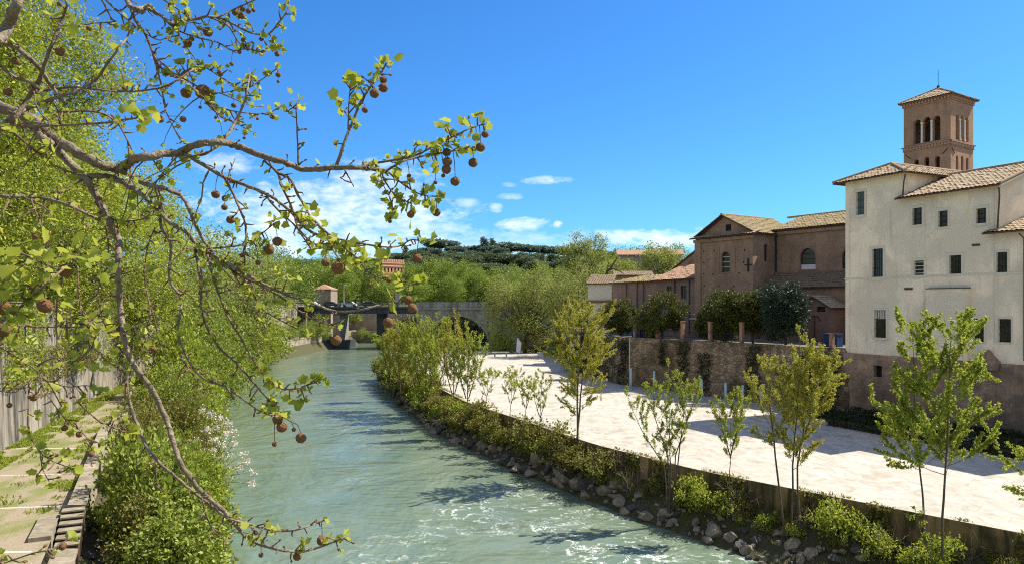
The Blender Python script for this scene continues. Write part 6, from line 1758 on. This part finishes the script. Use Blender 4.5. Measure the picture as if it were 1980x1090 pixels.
# (name, points in the photo, radius px start/end, distance start/end, leafiness)
BR = [
 ('m1', [(-60, 180), (0, 207), (65, 235), (100, 265), (150, 295), (200, 320), (235, 325), (255, 310), (300, 300), (345, 295), (380, 280), (425, 275), (460, 283), (510, 303), (555, 315), (590, 328), (650, 325), (700, 325), (750, 332)], 17, 4.2, 2.9, 2.5, .0),
 ('m1a', [(700, 325), (720, 317), (760, 310), (800, 302), (845, 280), (885, 260), (915, 246), (938, 240)], 3.2, 1.2, 2.5, 2.4, 1.0),
 ('m1b', [(745, 332), (780, 312), (820, 302), (860, 295), (890, 290), (918, 284)], 2.8, 1.2, 2.5, 2.45, 1.0),
 ('m1c', [(650, 322), (672, 260), (695, 205), (715, 170), (735, 145), (747, 122)], 4.0, 1.6, 2.55, 2.4, .7),
 ('m1d', [(673, 250), (674, 215), (676, 185), (678, 158)], 1.8, 1.0, 2.5, 2.45, 1.3),
 ('m1e', [(577, 320), (575, 262), (573, 215), (576, 192)], 2.2, 1.2, 2.6, 2.55, .25),
 ('m1f', [(667, 330), (676, 346), (684, 361)], 2.0, 1.0, 2.55, 2.5, .0),
 ('m1g', [(737, 334), (750, 360), (770, 382), (796, 394)], 2.2, 1.2, 2.5, 2.4, .8),
 ('m1h', [(752, 334), (780, 357), (810, 375), (846, 381)], 2.2, 1.2, 2.5, 2.45, .8),
 ('m1i', [(735, 337), (742, 360), (755, 385), (760, 406)], 1.4, .9, 2.5, 2.45, .9),
 ('m1j', [(430, 275), (450, 245), (470, 205), (478, 175), (483, 142)], 4.0, 1.6, 2.7, 2.8, .3),
 ('m1k', [(428, 277), (400, 297), (380, 303), (365, 312)], 2.6, 1.4, 2.7, 2.7, .3),
 ('m2', [(345, 296), (360, 299), (400, 323), (433, 342), (466, 355), (505, 371), (532, 385), (562, 410), (590, 440), (615, 455), (640, 466)], 6.5, 2.4, 2.7, 2.6, .15),
 ('m2a', [(516, 376), (521, 388), (543, 412), (568, 434), (590, 465), (600, 480)], 2.6, 1.4, 2.65, 2.6, .3),
 ('m2b', [(433, 342), (452, 377), (462, 401), (473, 429), (476, 459), (473, 487), (473, 514), (471, 540), (480, 560)], 3.2, 1.4, 2.7, 2.6, .25),
 ('m2c', [(462, 404), (458, 412), (450, 421)], 1.6, 1.2, 2.7, 2.65, .5),
 ('m2d', [(380, 484), (400, 481), (441, 478), (474, 472), (502, 455), (530, 433)], 2.0, 1.2, 2.6, 2.6, .8),
 ('m2e', [(462, 353), (440, 350), (455, 306)], 1.4, .8, 2.7, 2.7, .0),
 ('m6', [(510, 310), (537, 335), (543, 357), (557, 385), (568, 412), (576, 440), (598, 465), (620, 478)], 3.2, 1.6, 2.6, 2.55, .2),
 ('m6b', [(537, 335), (560, 346), (576, 377), (590, 401), (604, 423), (637, 454), (664, 465), (703, 472), (744, 478), (772, 476), (795, 464), (812, 466)], 3.4, 1.2, 2.6, 2.5, .45),
 ('m6c', [(637, 454), (664, 478), (689, 498), (703, 514), (712, 526), (751, 542), (788, 545), (806, 550)], 2.6, 1.2, 2.55, 2.5, .9),
 ('m6d', [(620, 470), (640, 480), (655, 500), (668, 512)], 2.2, 1.2, 2.5, 2.2, 3.2),
 ('m3', [(55, 236), (82, 266), (110, 290), (138, 318), (162, 343), (176, 359), (193, 392), (206, 420), (220, 448), (230, 465), (228, 500), (230, 545), (235, 615), (250, 690), (295, 755), (325, 820), (345, 885), (380, 940), (435, 990)], 12, 4.5, 2.9, 2.5, .0),
 ('m3a', [(435, 990), (480, 1040), (530, 1060), (570, 1065), (600, 1062), (650, 1045), (668, 1036)], 4.2, 1.5, 2.5, 2.4, .45),
 ('m3b', [(250, 700), (245, 755), (265, 820), (295, 880), (350, 930), (400, 970), (440, 1000), (480, 1012), (525, 1024), (565, 1025), (600, 1015), (632, 1003)], 6.0, 1.4, 2.65, 2.45, .12),
 ('m3c', [(435, 990), (470, 1010), (500, 1030), (495, 1045)], 2.2, 1.2, 2.5, 2.45, .4),
 ('m3d', [(390, 960), (400, 1000), (420, 1035), (440, 1042)], 2.0, 1.0, 2.5, 2.5, .1),
 ('m3e', [(300, 890), (303, 930), (315, 955)], 2.0, 1.0, 2.6, 2.6, .2),
 ('m4', [(162, 343), (193, 340), (220, 345), (253, 362), (286, 387), (308, 409), (330, 431), (358, 447), (385, 478), (425, 500), (475, 530), (515, 552), (560, 572), (603, 585), (646, 601), (692, 600), (732, 590), (770, 583)], 8.5, 1.6, 2.8, 2.5, .15),
 ('m4a', [(425, 500), (460, 530), (500, 550), (545, 575), (593, 611), (630, 625), (651, 630)], 2.2, 1.3, 2.6, 2.5, .55),
 ('m5', [(225, 326), (240, 332), (264, 348), (292, 359), (325, 367), (352, 381), (366, 406), (375, 430), (400, 475), (425, 505), (450, 525), (470, 560)], 8.5, 2.0, 2.8, 2.6, .15),
 ('m5a', [(300, 362), (308, 390), (312, 440), (330, 475), (328, 540), (350, 580), (345, 645), (370, 705), (400, 735), (435, 747), (475, 775), (510, 798), (540, 802)], 4.0, 1.4, 2.75, 2.4, .2),
 ('m5b', [(375, 470), (388, 545), (390, 600), (415, 660), (460, 705), (500, 750), (530, 785), (536, 798)], 3.4, 1.4, 2.6, 2.4, .3),
 ('m5c', [(400, 490), (415, 545), (440, 610), (470, 660), (495, 705), (530, 745), (560, 752), (590, 745), (612, 731)], 2.8, 1.2, 2.6, 2.45, .75),
 ('m5d', [(450, 528), (485, 545), (500, 590), (545, 620), (585, 640)], 2.2, 1.1, 2.6, 2.5, .8),
 ('m5e', [(350, 690), (380, 735), (400, 770)], 1.8, 1.0, 2.6, 2.5, .2),
 ('u1', [(48, -40), (35, 0), (25, 30), (10, 60), (-10, 80)], 12, 11, 2.4, 2.4, .0),
 ('u1b', [(-5, 78), (35, 95), (70, 125), (95, 160), (125, 200)], 8, 3.5, 2.4, 2.6, .0),
 ('u2', [(-10, 262), (0, 250), (30, 220), (55, 210), (100, 192), (150, 175), (185, 155), (210, 120), (240, 80), (248, 70)], 8, 1.6, 2.5, 2.6, .1),
 ('u3', [(70, 180), (90, 174), (150, 170), (225, 177), (280, 175), (325, 165), (372, 135)], 3.2, 1.6, 2.6, 2.7, .25),
 ('u4', [(130, 10), (120, 40), (95, 100), (75, 155), (45, 205), (20, 240)], 2.2, 5.0, 2.3, 2.5, .2),
 ('u5', [(10, 246), (100, 243), (200, 238), (265, 228)], 4.0, 2.0, 2.5, 2.3, .3),
 ('u6', [(10, 380), (75, 382), (125, 395), (165, 412), (198, 430)], 4.2, 2.5, 2.4, 2.5, .1),
 ('u7', [(110, 217), (180, 216), (215, 228), (235, 250), (260, 300)], 2.6, 1.5, 2.7, 2.8, .3),
 ('u8', [(20, 250), (60, 285), (105, 320), (150, 338)], 3.0, 1.6, 2.8, 2.8, .2),
 ('u9', [(-10, 120), (30, 150), (60, 160), (75, 172)], 5, 3, 2.4, 2.5, .1),
 ('t0', [(238, -40), (245, 0), (255, 15), (275, 17), (290, 12)], 6.5, 5, 3.6, 3.6, .2),
 ('t1', [(252, 12), (262, 40), (280, 65), (295, 100), (310, 130), (340, 150), (355, 140), (385, 125)], 3.6, 1.6, 3.6, 3.6, .5),
 ('t2', [(283, 15), (310, 30), (330, 45), (350, 40), (375, 38), (400, 32), (430, 36), (460, 52), (490, 65), (520, 65), (540, 42), (556, 20), (560, -10)], 4.4, 1.2, 3.6, 3.6, .8),
 ('t3', [(325, 45), (350, 62), (390, 75), (420, 82), (450, 98), (475, 95), (500, 100)], 2.2, 1.1, 3.6, 3.6, 1.3),
 ('t3b', [(400, 32), (440, 50), (465, 85), (500, 100), (520, 95), (540, 88)], 1.8, 1.0, 3.6, 3.6, 1.3),
 ('t4', [(300, 110), (320, 128), (345, 145), (385, 125), (400, 132), (420, 145), (445, 160), (470, 172), (485, 168), (505, 155), (535, 133)], 2.2, 1.0, 3.6, 3.6, 1.0),
 ('t5', [(345, 147), (365, 158), (385, 168), (410, 180), (440, 178), (470, 172)], 2.0, 1.0, 3.6, 3.6, 1.3),
 ('t6', [(385, 180), (400, 195), (425, 208), (455, 216), (490, 220), (520, 218), (540, 208)], 1.6, .9, 3.6, 3.6, 1.0),
 ('t7', [(390, 185), (410, 210), (430, 228), (460, 240), (474, 250)], 1.4, .8, 3.6, 3.6, .6),
 ('t8', [(295, 100), (302, 130), (312, 165), (317, 200), (325, 225), (340, 255), (356, 275)], 2.4, 1.0, 3.6, 3.4, .7),
 ('t9', [(197, 0), (215, 35), (222, 42), (190, 45), (180, 44)], 2.2, 1.0, 3.6, 3.6, .15),
 ('t10', [(205, 0), (230, 25), (255, 45), (265, 55)], 2.2, 1.0, 3.6, 3.6, .9),
 ('t11', [(345, 65), (360, 90), (385, 125)], 1.8, 1.0, 3.6, 3.6, 1.2),
 ('t12', [(420, 35), (445, 22), (470, 10), (495, 0)], 2.0, 1.2, 3.6, 3.6, 1.6),
 ('t13', [(300, -10), (340, 15), (370, 40), (385, 60)], 2.0, 1.0, 3.6, 3.6, 1.2),
 ('t14', [(280, 65), (310, 78), (335, 60)], 1.4, .9, 3.6, 3.6, 1.2),
 ('t15', [(372, 135), (350, 148), (330, 165), (315, 175)], 1.6, 1.0, 3.0, 3.4, .8),
 ('l1', [(55, 735), (55, 770), (55, 830), (75, 870), (100, 890), (140, 905)], 1.4, .9, 2.2, 2.1, .25),
 ('l2', [(77, 872), (82, 905), (95, 930)], 1.1, .8, 2.1, 2.1, .8),
 ('l3', [(75, 705), (85, 750), (115, 795), (135, 815), (165, 842), (178, 868)], 1.4, .8, 2.2, 2.1, .3),
 ('l4', [(140, 750), (150, 775), (175, 800), (215, 825), (250, 835)], 1.4, .8, 2.2, 2.2, .2),
 ('l5', [(-10, 1095), (10, 1087), (60, 1070), (100, 1060), (135, 1040)], 2.0, 1.1, 1.9, 1.9, .25),
 ('l6', [(-10, 660), (0, 670), (50, 700), (90, 735), (120, 785)], 1.8, 1.2, 2.2, 2.3, .2),
 ('l7', [(-10, 618), (30, 628), (90, 632), (165, 628), (200, 600)], 1.8, 1.2, 2.2, 2.5, .4),
 ('l8', [(-10, 625), (25, 605), (60, 575), (100, 540), (140, 505), (165, 490)], 4.0, 1.6, 1.7, 1.8, 1.0),
 ('l9', [(50, 580), (85, 525), (70, 500)], 1.6, 1.2, 1.75, 1.75, 1.4),
 ('l10', [(150, 515), (155, 590), (170, 630), (172, 660), (200, 690), (240, 720)], 1.6, .9, 2.4, 2.5, .4),
 ('l11', [(0, 755), (30, 757), (60, 735)], 1.6, .9, 2.2, 2.2, .1),
 ('l12', [(175, 360), (200, 420), (210, 500), (190, 560), (200, 620), (220, 660), (240, 690)], 1.8, 1.0, 2.7, 2.7, .4),
 ('l13', [(300, 440), (285, 480), (280, 540), (290, 600), (280, 660)], 1.6, .9, 2.7, 2.7, .35),
 ('l14', [(60, 385), (80, 440), (95, 480), (92, 530)], 1.6, .9, 2.3, 2.3, .5),
 ('l15', [(170, 430), (160, 470), (150, 500)], 1.8, 1.2, 2.4, 2.4, .3),
 ('l16', [(204, 417), (235, 428), (280, 422), (300, 400)], 2.2, 1.3, 2.7, 2.7, .2),
 ('l17', [(90, 735), (130, 747), (170, 745), (200, 760)], 1.2, .8, 2.2, 2.2, .3),
]


def catmull(p, m):
    p = [np.array(q, float) for q in p]; p = [2 * p[0] - p[1]] + p + [2 * p[-1] - p[-2]]
    out = []
    for i in range(1, len(p) - 2):
        for j in range(m):
            t = j / m
            out.append(.5 * (2 * p[i] + (p[i + 1] - p[i - 1]) * t + (2 * p[i - 1] - 5 * p[i] + 4 * p[i + 1] - p[i + 2]) * t * t + (3 * p[i] - p[i - 1] - 3 * p[i + 1] + p[i + 2]) * t ** 3))
    out.append(p[-2]); return out


# trunk beside the camera, out of the picture, and the two limbs that leave it
trunk = [PT0, PT0 + (0.05, 0, 4), PT0 + (0, .1, 8), PT0 + (-.2, 0, 11), PT0 + (-.3, .1, 14)]
wood_mesh('trunk', [(trunk, [.42, .34, .3, .25, .18], 14)], M['bark_plane'], pt, local=False)
leafP, leafD, leafS = [], [], []
samples = []            # (px, py, depth, world) of every bough point
stubs, buds = MB(), MB()


def depth_at(px, py, best=None):
    return min(samples, key=lambda s: (s[0] - px) ** 2 + (s[1] - py) ** 2)


def tuft(p, d, n, size, spread=.35):
    for _ in range(n):
        dd = unit(np.asarray(d) * .5 + rng.normal(0, .65, 3) + np.array([0, 0, .15]))
        leafP.append(p + dd * size * .15); leafD.append(dd); leafS.append(size * rng.uniform(.35, .8))


PXM = lambda d: d / F
for (nm, pts, r0, r1, d0, d1, leafy) in BR:
    r0 *= .70 if r0 > 4.5 else .85
    fine = catmull(pts, 6); n = len(fine)
    ds = [d0 + (d1 - d0) * i / (n - 1) + .05 * math.sin(i * .35 + r0 * 7) * min(1, i / 8) for i in range(n)]
    w = [P(fine[i][0], fine[i][1], ds[i]) for i in range(n)]
    rad = [(r0 + (r1 - r0) * (i / (n - 1)) ** .8) * PXM(ds[i]) * (1 + .09 * math.sin(i * 2.1 + r1 * 9) + .05 * rng.normal()) for i in range(n)]
    for i in range(n):
        if i: w[i] = w[i] + rng.normal(0, .12, 3) * rad[i]
        samples.append((fine[i][0], fine[i][1], ds[i], w[i], nm))
    if nm == 'm1': w = [PT0 + (.1, .1, 8.2), PT0 + (1.6, .1, 9.0), PT0 + (2.9, -.1, 9.45)] + w; rad = [.12, .075, .05] + rad
    if nm == 't0': w = [PT0 + (0, .1, 11.0), PT0 + (1.8, .4, 11.2)] + w; rad = [.07, .03] + rad
    if nm == 'u1': w = [PT0 + (-.1, .05, 9.8), PT0 + (2.2, -.5, 10.9)] + w; rad = [.07, .04] + rad
    if nm in ('l8', 'l7', 'l6', 'l5', 'u6'):
        w = [PT0 + (.1, .1, 6.5 + .5 * len(nm)), PT0 + (2.2, -.6, (w[0] - PT0)[2] + .6)] + w; rad = [.05, .014] + rad
    wood_mesh('branch' if r0 >= 3.2 else 'twig', [(w, rad, 10 if r0 > 5 else 7)], M['bark_plane'] if r0 >= 3.2 else M['twig'], pt, local=False)
    # spurs, buds and leaf tufts along the bough
    Lpx = sum(np.linalg.norm(fine[i + 1] - fine[i]) for i in range(n - 1))
    ns = int(Lpx / (13 if r0 < 5 else 24))
    for k in range(ns):
        i = min(n - 2, int((k + rng.random()) / ns * (n - 1)))
        if nm == 'm1' and fine[i][0] < 200: continue
        t = unit(w[-n:][i + 1] - w[-n:][i]); sd = unit(np.cross(t, rng.normal(size=3)) + .35 * t)
        p0 = w[-n:][i]; ln = rng.uniform(5, 15) * PXM(ds[i])
        p1 = p0 + sd * ln; p2 = p1 + unit(sd + rng.normal(0, .4, 3)) * ln * .5
        stubs.tube([p0, p1, p2], [.0032 * ds[i] / 2.5, .0024 * ds[i] / 2.5, .0014], 5)
        if rng.random() < .5: buds.tube([p2, p2 + unit(p2 - p1) * .006, p2 + unit(p2 - p1) * .013], [.002, .0042, .0008], 5)
        if leafy and rng.random() < min(.95, leafy * .85):
            tuft(p2, sd, int(rng.integers(3, 6 + (leafy > .6))), (.034 if ds[i] < 3 else .044) * rng.uniform(.7, 1.15))
    if leafy > .15 and r1 < 2.5: tuft(w[-1], unit(w[-1] - w[-2]), 4, .042 if ds[-1] < 3 else .05)

# explicit leaf sprays seen in the photo: px, py, distance, leaves, size
for (x, y, d, k, s) in [(747, 120, 2.4, 5, .05), (738, 138, 2.4, 4, .045), (675, 160, 2.45, 6, .05), (680, 185, 2.45, 8, .05), (668, 212, 2.45, 5, .04), (702, 165, 2.45, 5, .045), (713, 160, 2.45, 5, .045), (577, 196, 2.55, 6, .05), (862, 242, 2.4, 5, .055), (866, 262, 2.4, 6, .05), (868, 278, 2.4, 7, .05), (885, 285, 2.4, 6, .045), (905, 245, 2.4, 5, .045), (915, 250, 2.4, 5, .045),
                        (790, 292, 2.4, 7, .05), (797, 300, 2.4, 6, .05), (800, 319, 2.4, 6, .05), (838, 312, 2.45, 7, .05), (848, 324, 2.45, 5, .04), (730, 342, 2.45, 4, .04), (845, 381, 2.45, 7, .055), (818, 375, 2.45, 4, .045), (793, 390, 2.4, 8, .055), (750, 368, 2.45, 5, .05), (751, 385, 2.45, 6, .05), (760, 405, 2.45, 5, .05), (628, 318, 2.55, 3, .04),
                        (590, 415, 2.55, 10, .06), (596, 438, 2.5, 7, .055), (640, 470, 2.3, 12, .055), (655, 480, 2.2, 12, .055), (668, 492, 2.2, 10, .055), (620, 480, 2.3, 10, .05), (600, 480, 2.4, 8, .05), (630, 452, 2.5, 7, .045), (535, 430, 2.6, 7, .05), (520, 433, 2.6, 5, .045), (785, 460, 2.5, 6, .055), (815, 467, 2.5, 4, .05), (740, 480, 2.5, 7, .055), (700, 500, 2.5, 9, .05), (690, 490, 2.5, 8, .05), (722, 520, 2.5, 5, .05), (770, 548, 2.5, 6, .055), (800, 549, 2.5, 4, .055),
                        (755, 590, 2.5, 5, .075), (785, 570, 2.5, 3, .06), (545, 525, 2.6, 8, .05), (555, 540, 2.6, 6, .05), (505, 480, 2.6, 7, .06), (490, 455, 2.6, 6, .055), (530, 740, 2.4, 8, .05), (545, 755, 2.4, 8, .05), (560, 770, 2.4, 6, .05), (590, 745, 2.4, 6, .045), (610, 731, 2.4, 5, .05), (590, 775, 2.4, 5, .045), (628, 1005, 2.4, 5, .045), (490, 1020, 2.4, 4, .04),
                        (20, 490, 1.6, 6, .055), (35, 520, 1.6, 7, .06), (45, 550, 1.6, 7, .06), (12, 520, 1.6, 5, .055), (90, 500, 1.65, 8, .05), (150, 490, 1.7, 8, .055), (175, 490, 1.7, 6, .055), (185, 510, 1.7, 4, .05), (100, 555, 1.7, 6, .045), (60, 585, 1.7, 6, .04), (115, 590, 1.8, 4, .045), (20, 560, 1.6, 4, .05), (205, 510, 1.9, 4, .05), (130, 610, 2.0, 5, .05),
                        (115, 40, 2.0, 7, .06), (130, 20, 2.0, 5, .055), (122, 80, 2.1, 4, .05), (170, 155, 2.4, 5, .06), (285, 232, 2.2, 6, .085), (240, 225, 2.3, 5, .06), (30, 95, 2.2, 4, .05), (200, 120, 2.6, 3, .05), (270, 205, 2.5, 4, .05), (240, 90, 2.6, 5, .04), (248, 165, 2.6, 4, .05),
                        (60, 730, 2.2, 6, .05), (85, 727, 2.2, 6, .05), (130, 660, 2.3, 8, .055), (160, 665, 2.4, 8, .055), (110, 690, 2.3, 6, .055), (50, 650, 2.2, 5, .05), (30, 700, 2.2, 4, .05), (180, 720, 2.4, 6, .05), (215, 700, 2.5, 7, .05), (205, 640, 2.5, 7, .06), (260, 640, 2.6, 6, .055), (275, 600, 2.6, 6, .06), (180, 600, 2.4, 5, .06), (150, 700, 2.3, 6, .055), (330, 600, 2.6, 4, .05), (225, 655, 2.6, 5, .055)]:
    s_ = min(samples, key=lambda q: (q[0] - x) ** 2 + (q[1] - y) ** 2)
    c = P(x, y, s_[2] if abs(s_[2] - d) < .4 else d)
    if (s_[0] - x) ** 2 + (s_[1] - y) ** 2 > 40: stubs.tube([s_[3], (s_[3] + c) / 2 + np.array([0, 0, .004]), c], [.003, .0024, .0014], 5)
    for _ in range(max(2, int(k * .75))):
        tuft(c + rng.normal(0, .3 * s, 3) * (1.2, .8, 1.0), rng.normal(size=3), 1, s)
# fine hanging twigs that thicken the left part of the crown
for i in range(120):
    s_ = samples[int(rng.integers(len(samples)))]
    if not (s_[0] < 430 and 150 < s_[1] < 640): continue
    d = unit(np.array([rng.normal(0, .6), rng.normal(0, .5), -rng.uniform(.2, 1.0)]))
    w = curve_pts(s_[3], d, rng.uniform(.1, .42), 6, rng, -.35, .2)
    stubs.tube(w, [.0034, .003, .0026, .0023, .002, .0016, .001], 5)
    for q in range(1, 7):
        if rng.random() < .5: tuft(w[q], rng.normal(size=3), int(rng.integers(1, 4)), .042 * rng.uniform(.7, 1.2))
stubs.build('spur_twigs', M['twig'], pt, True)['kind'] = 'stuff'
buds.build('buds', M['fruit'], pt, True)['kind'] = 'stuff'

# lobed plane leaves
OUT = [(0, .0), (-.22, -.03), (-.45, .12), (-.42, .32), (-.56, .55), (-.32, .66), (0, 1.0), (.32, .66), (.56, .55), (.42, .32), (.45, .12), (.22, -.03)]
OUT = np.array(OUT); ctr = np.array([[0, .35]])
tmpl = np.concatenate([ctr, OUT]); nv = len(tmpl)
fan = np.array([(0, i, i % (nv - 1) + 1) for i in range(1, nv)])
P_, D_, S_ = np.array(leafP), norm_rows(np.array(leafD)), np.array(leafS)
n = len(P_)
nr = rng.normal(size=(n, 3)) + np.array([.1, -.25, .7]); side = norm_rows(np.cross(D_, nr)); nn = np.cross(side, D_)
cup = rng.uniform(-.25, .35, (n, 1))
vv = P_[:, None, :] + S_[:, None, None] * (tmpl[None, :, 0:1] * side[:, None, :] * rng.uniform(.8, 1.1, (n, 1, 1)) + tmpl[None, :, 1:2] * D_[:, None, :] + (cup * (np.abs(tmpl[:, 0]) * 1.2 - .5 * tmpl[:, 1] ** 2)[None, :])[:, :, None] * nn[:, None, :])
ff = (fan[None] + (np.arange(n) * nv)[:, None, None]).reshape(-1, 3)
np_mesh('leaves', vv.reshape(-1, 3), ff, M['lf_near'], pt, False, np.repeat(rng.random(n), nv))['kind'] = 'stuff'

# seed balls, each hanging on its own stalk
FR_ = [(360, 180, 10), (392, 178, 14), (310, 231, 7), (354, 231, 6), (402, 62, 9), (363, 84, 8), (240, 171, 4), (425, 143, 6), (448, 124, 4), (463, 101, 4), (470, 78, 4), (505, 76, 4), (536, 105, 5), (538, 145, 5), (538, 158, 3), (452, 204, 5), (527, 226, 5), (467, 31, 6), (455, 25, 6), (480, 22, 5), (469, 18, 5), (490, 20, 4), (387, 208, 3), (417, 228, 3), (498, 230, 3), (472, 267, 3), (406, 108, 3), (502, 184, 3), (372, 76, 4),
       (724, 181, 9), (741, 155, 7), (741, 170, 9), (706, 213, 6), (921, 266, 8), (938, 260, 7), (929, 285, 9), (915, 315, 9), (880, 351, 9), (865, 313, 9), (863, 328, 9), (864, 295, 8), (842, 353, 4), (791, 340, 4), (794, 415, 7), (844, 411, 8), (754, 428, 4), (857, 340, 4),
       (417, 376, 8), (435, 384, 6), (434, 401, 6), (446, 425, 8), (536, 467, 9), (520, 483, 10), (654, 518, 13), (638, 475, 7), (630, 508, 8), (467, 494, 4), (499, 508, 5),
       (807, 500, 9), (789, 580, 9), (797, 595, 9), (750, 623, 10), (650, 657, 10), (752, 542, 5), (714, 550, 4),
       (537, 810, 10), (545, 825, 10), (582, 846, 10), (531, 858, 5), (568, 830, 4), (623, 1044, 10), (575, 1075, 8), (505, 1072, 5), (495, 1030, 4), (527, 780, 6),
       (125, 827, 6), (153, 839, 6), (176, 877, 6), (65, 768, 7), (12, 597, 14), (87, 590, 14), (5, 637, 14), (127, 523, 13), (116, 100, 9), (30, 118, 7), (15, 178, 8), (68, 457, 6), (297, 675, 6), (120, 1055, 8), (115, 8, 5), (172, 55, 5), (18, 783, 5)]
balls = []
for k in range(4):
    bm = bmesh.new(); bmesh.ops.create_icosphere(bm, subdivisions=4, radius=1.0)
    for i, v in enumerate(bm.verts):
        p = v.co.normalized(); q = p * 7.5 + Vector((k * 5, 0, 0))
        v.co = p * (1.0 + .10 * mnoise.noise(q) + .13 * mnoise.noise(p * 17)) * (1 + .06 * mnoise.noise(p * 1.5 + Vector((k, k, 0))))
    me = bpy.data.meshes.new('seed_ball'); bm.to_mesh(me); bm.free(); me.materials.append(M['fruit']); me.polygons.foreach_set('use_smooth', np.ones(len(me.polygons), bool))
    balls.append(me)
for i, (x, y, r) in enumerate(FR_):
    cand = [s for s in samples if s[1] < y - r * .5 - 2]
    s_ = min(cand, key=lambda q: (q[0] - x) ** 2 * 3.5 + (q[1] - y) ** 2)
    d = s_[2]; c = P(x, y, d)
    o = bpy.data.objects.new('seed_ball', balls[i % 4]); COL.objects.link(o); o.parent = pt
    o.location = c - PT0; rr = r / F * d; o.scale = (rr, rr, rr * .96); o.rotation_euler = (rng.random() * 6, rng.random() * 6, rng.random() * 6)
    a = s_[3]; top = c + np.array([0, 0, rr * .95]); kn = np.array([top[0] * .85 + a[0] * .15, top[1] * .9 + a[1] * .1, a[2] * .45 + top[2] * .55])
    m = MB(); m.tube([a, kn, top], [.0016, .0013, .0013], 5)
    so_ = np_mesh('stalk', (np.array(m.v) - c) / np.array([rr, rr, rr * .96]), m.f, M['twig'], None, local=True)
    so_.parent = o; o.rotation_euler = (0, 0, 0)
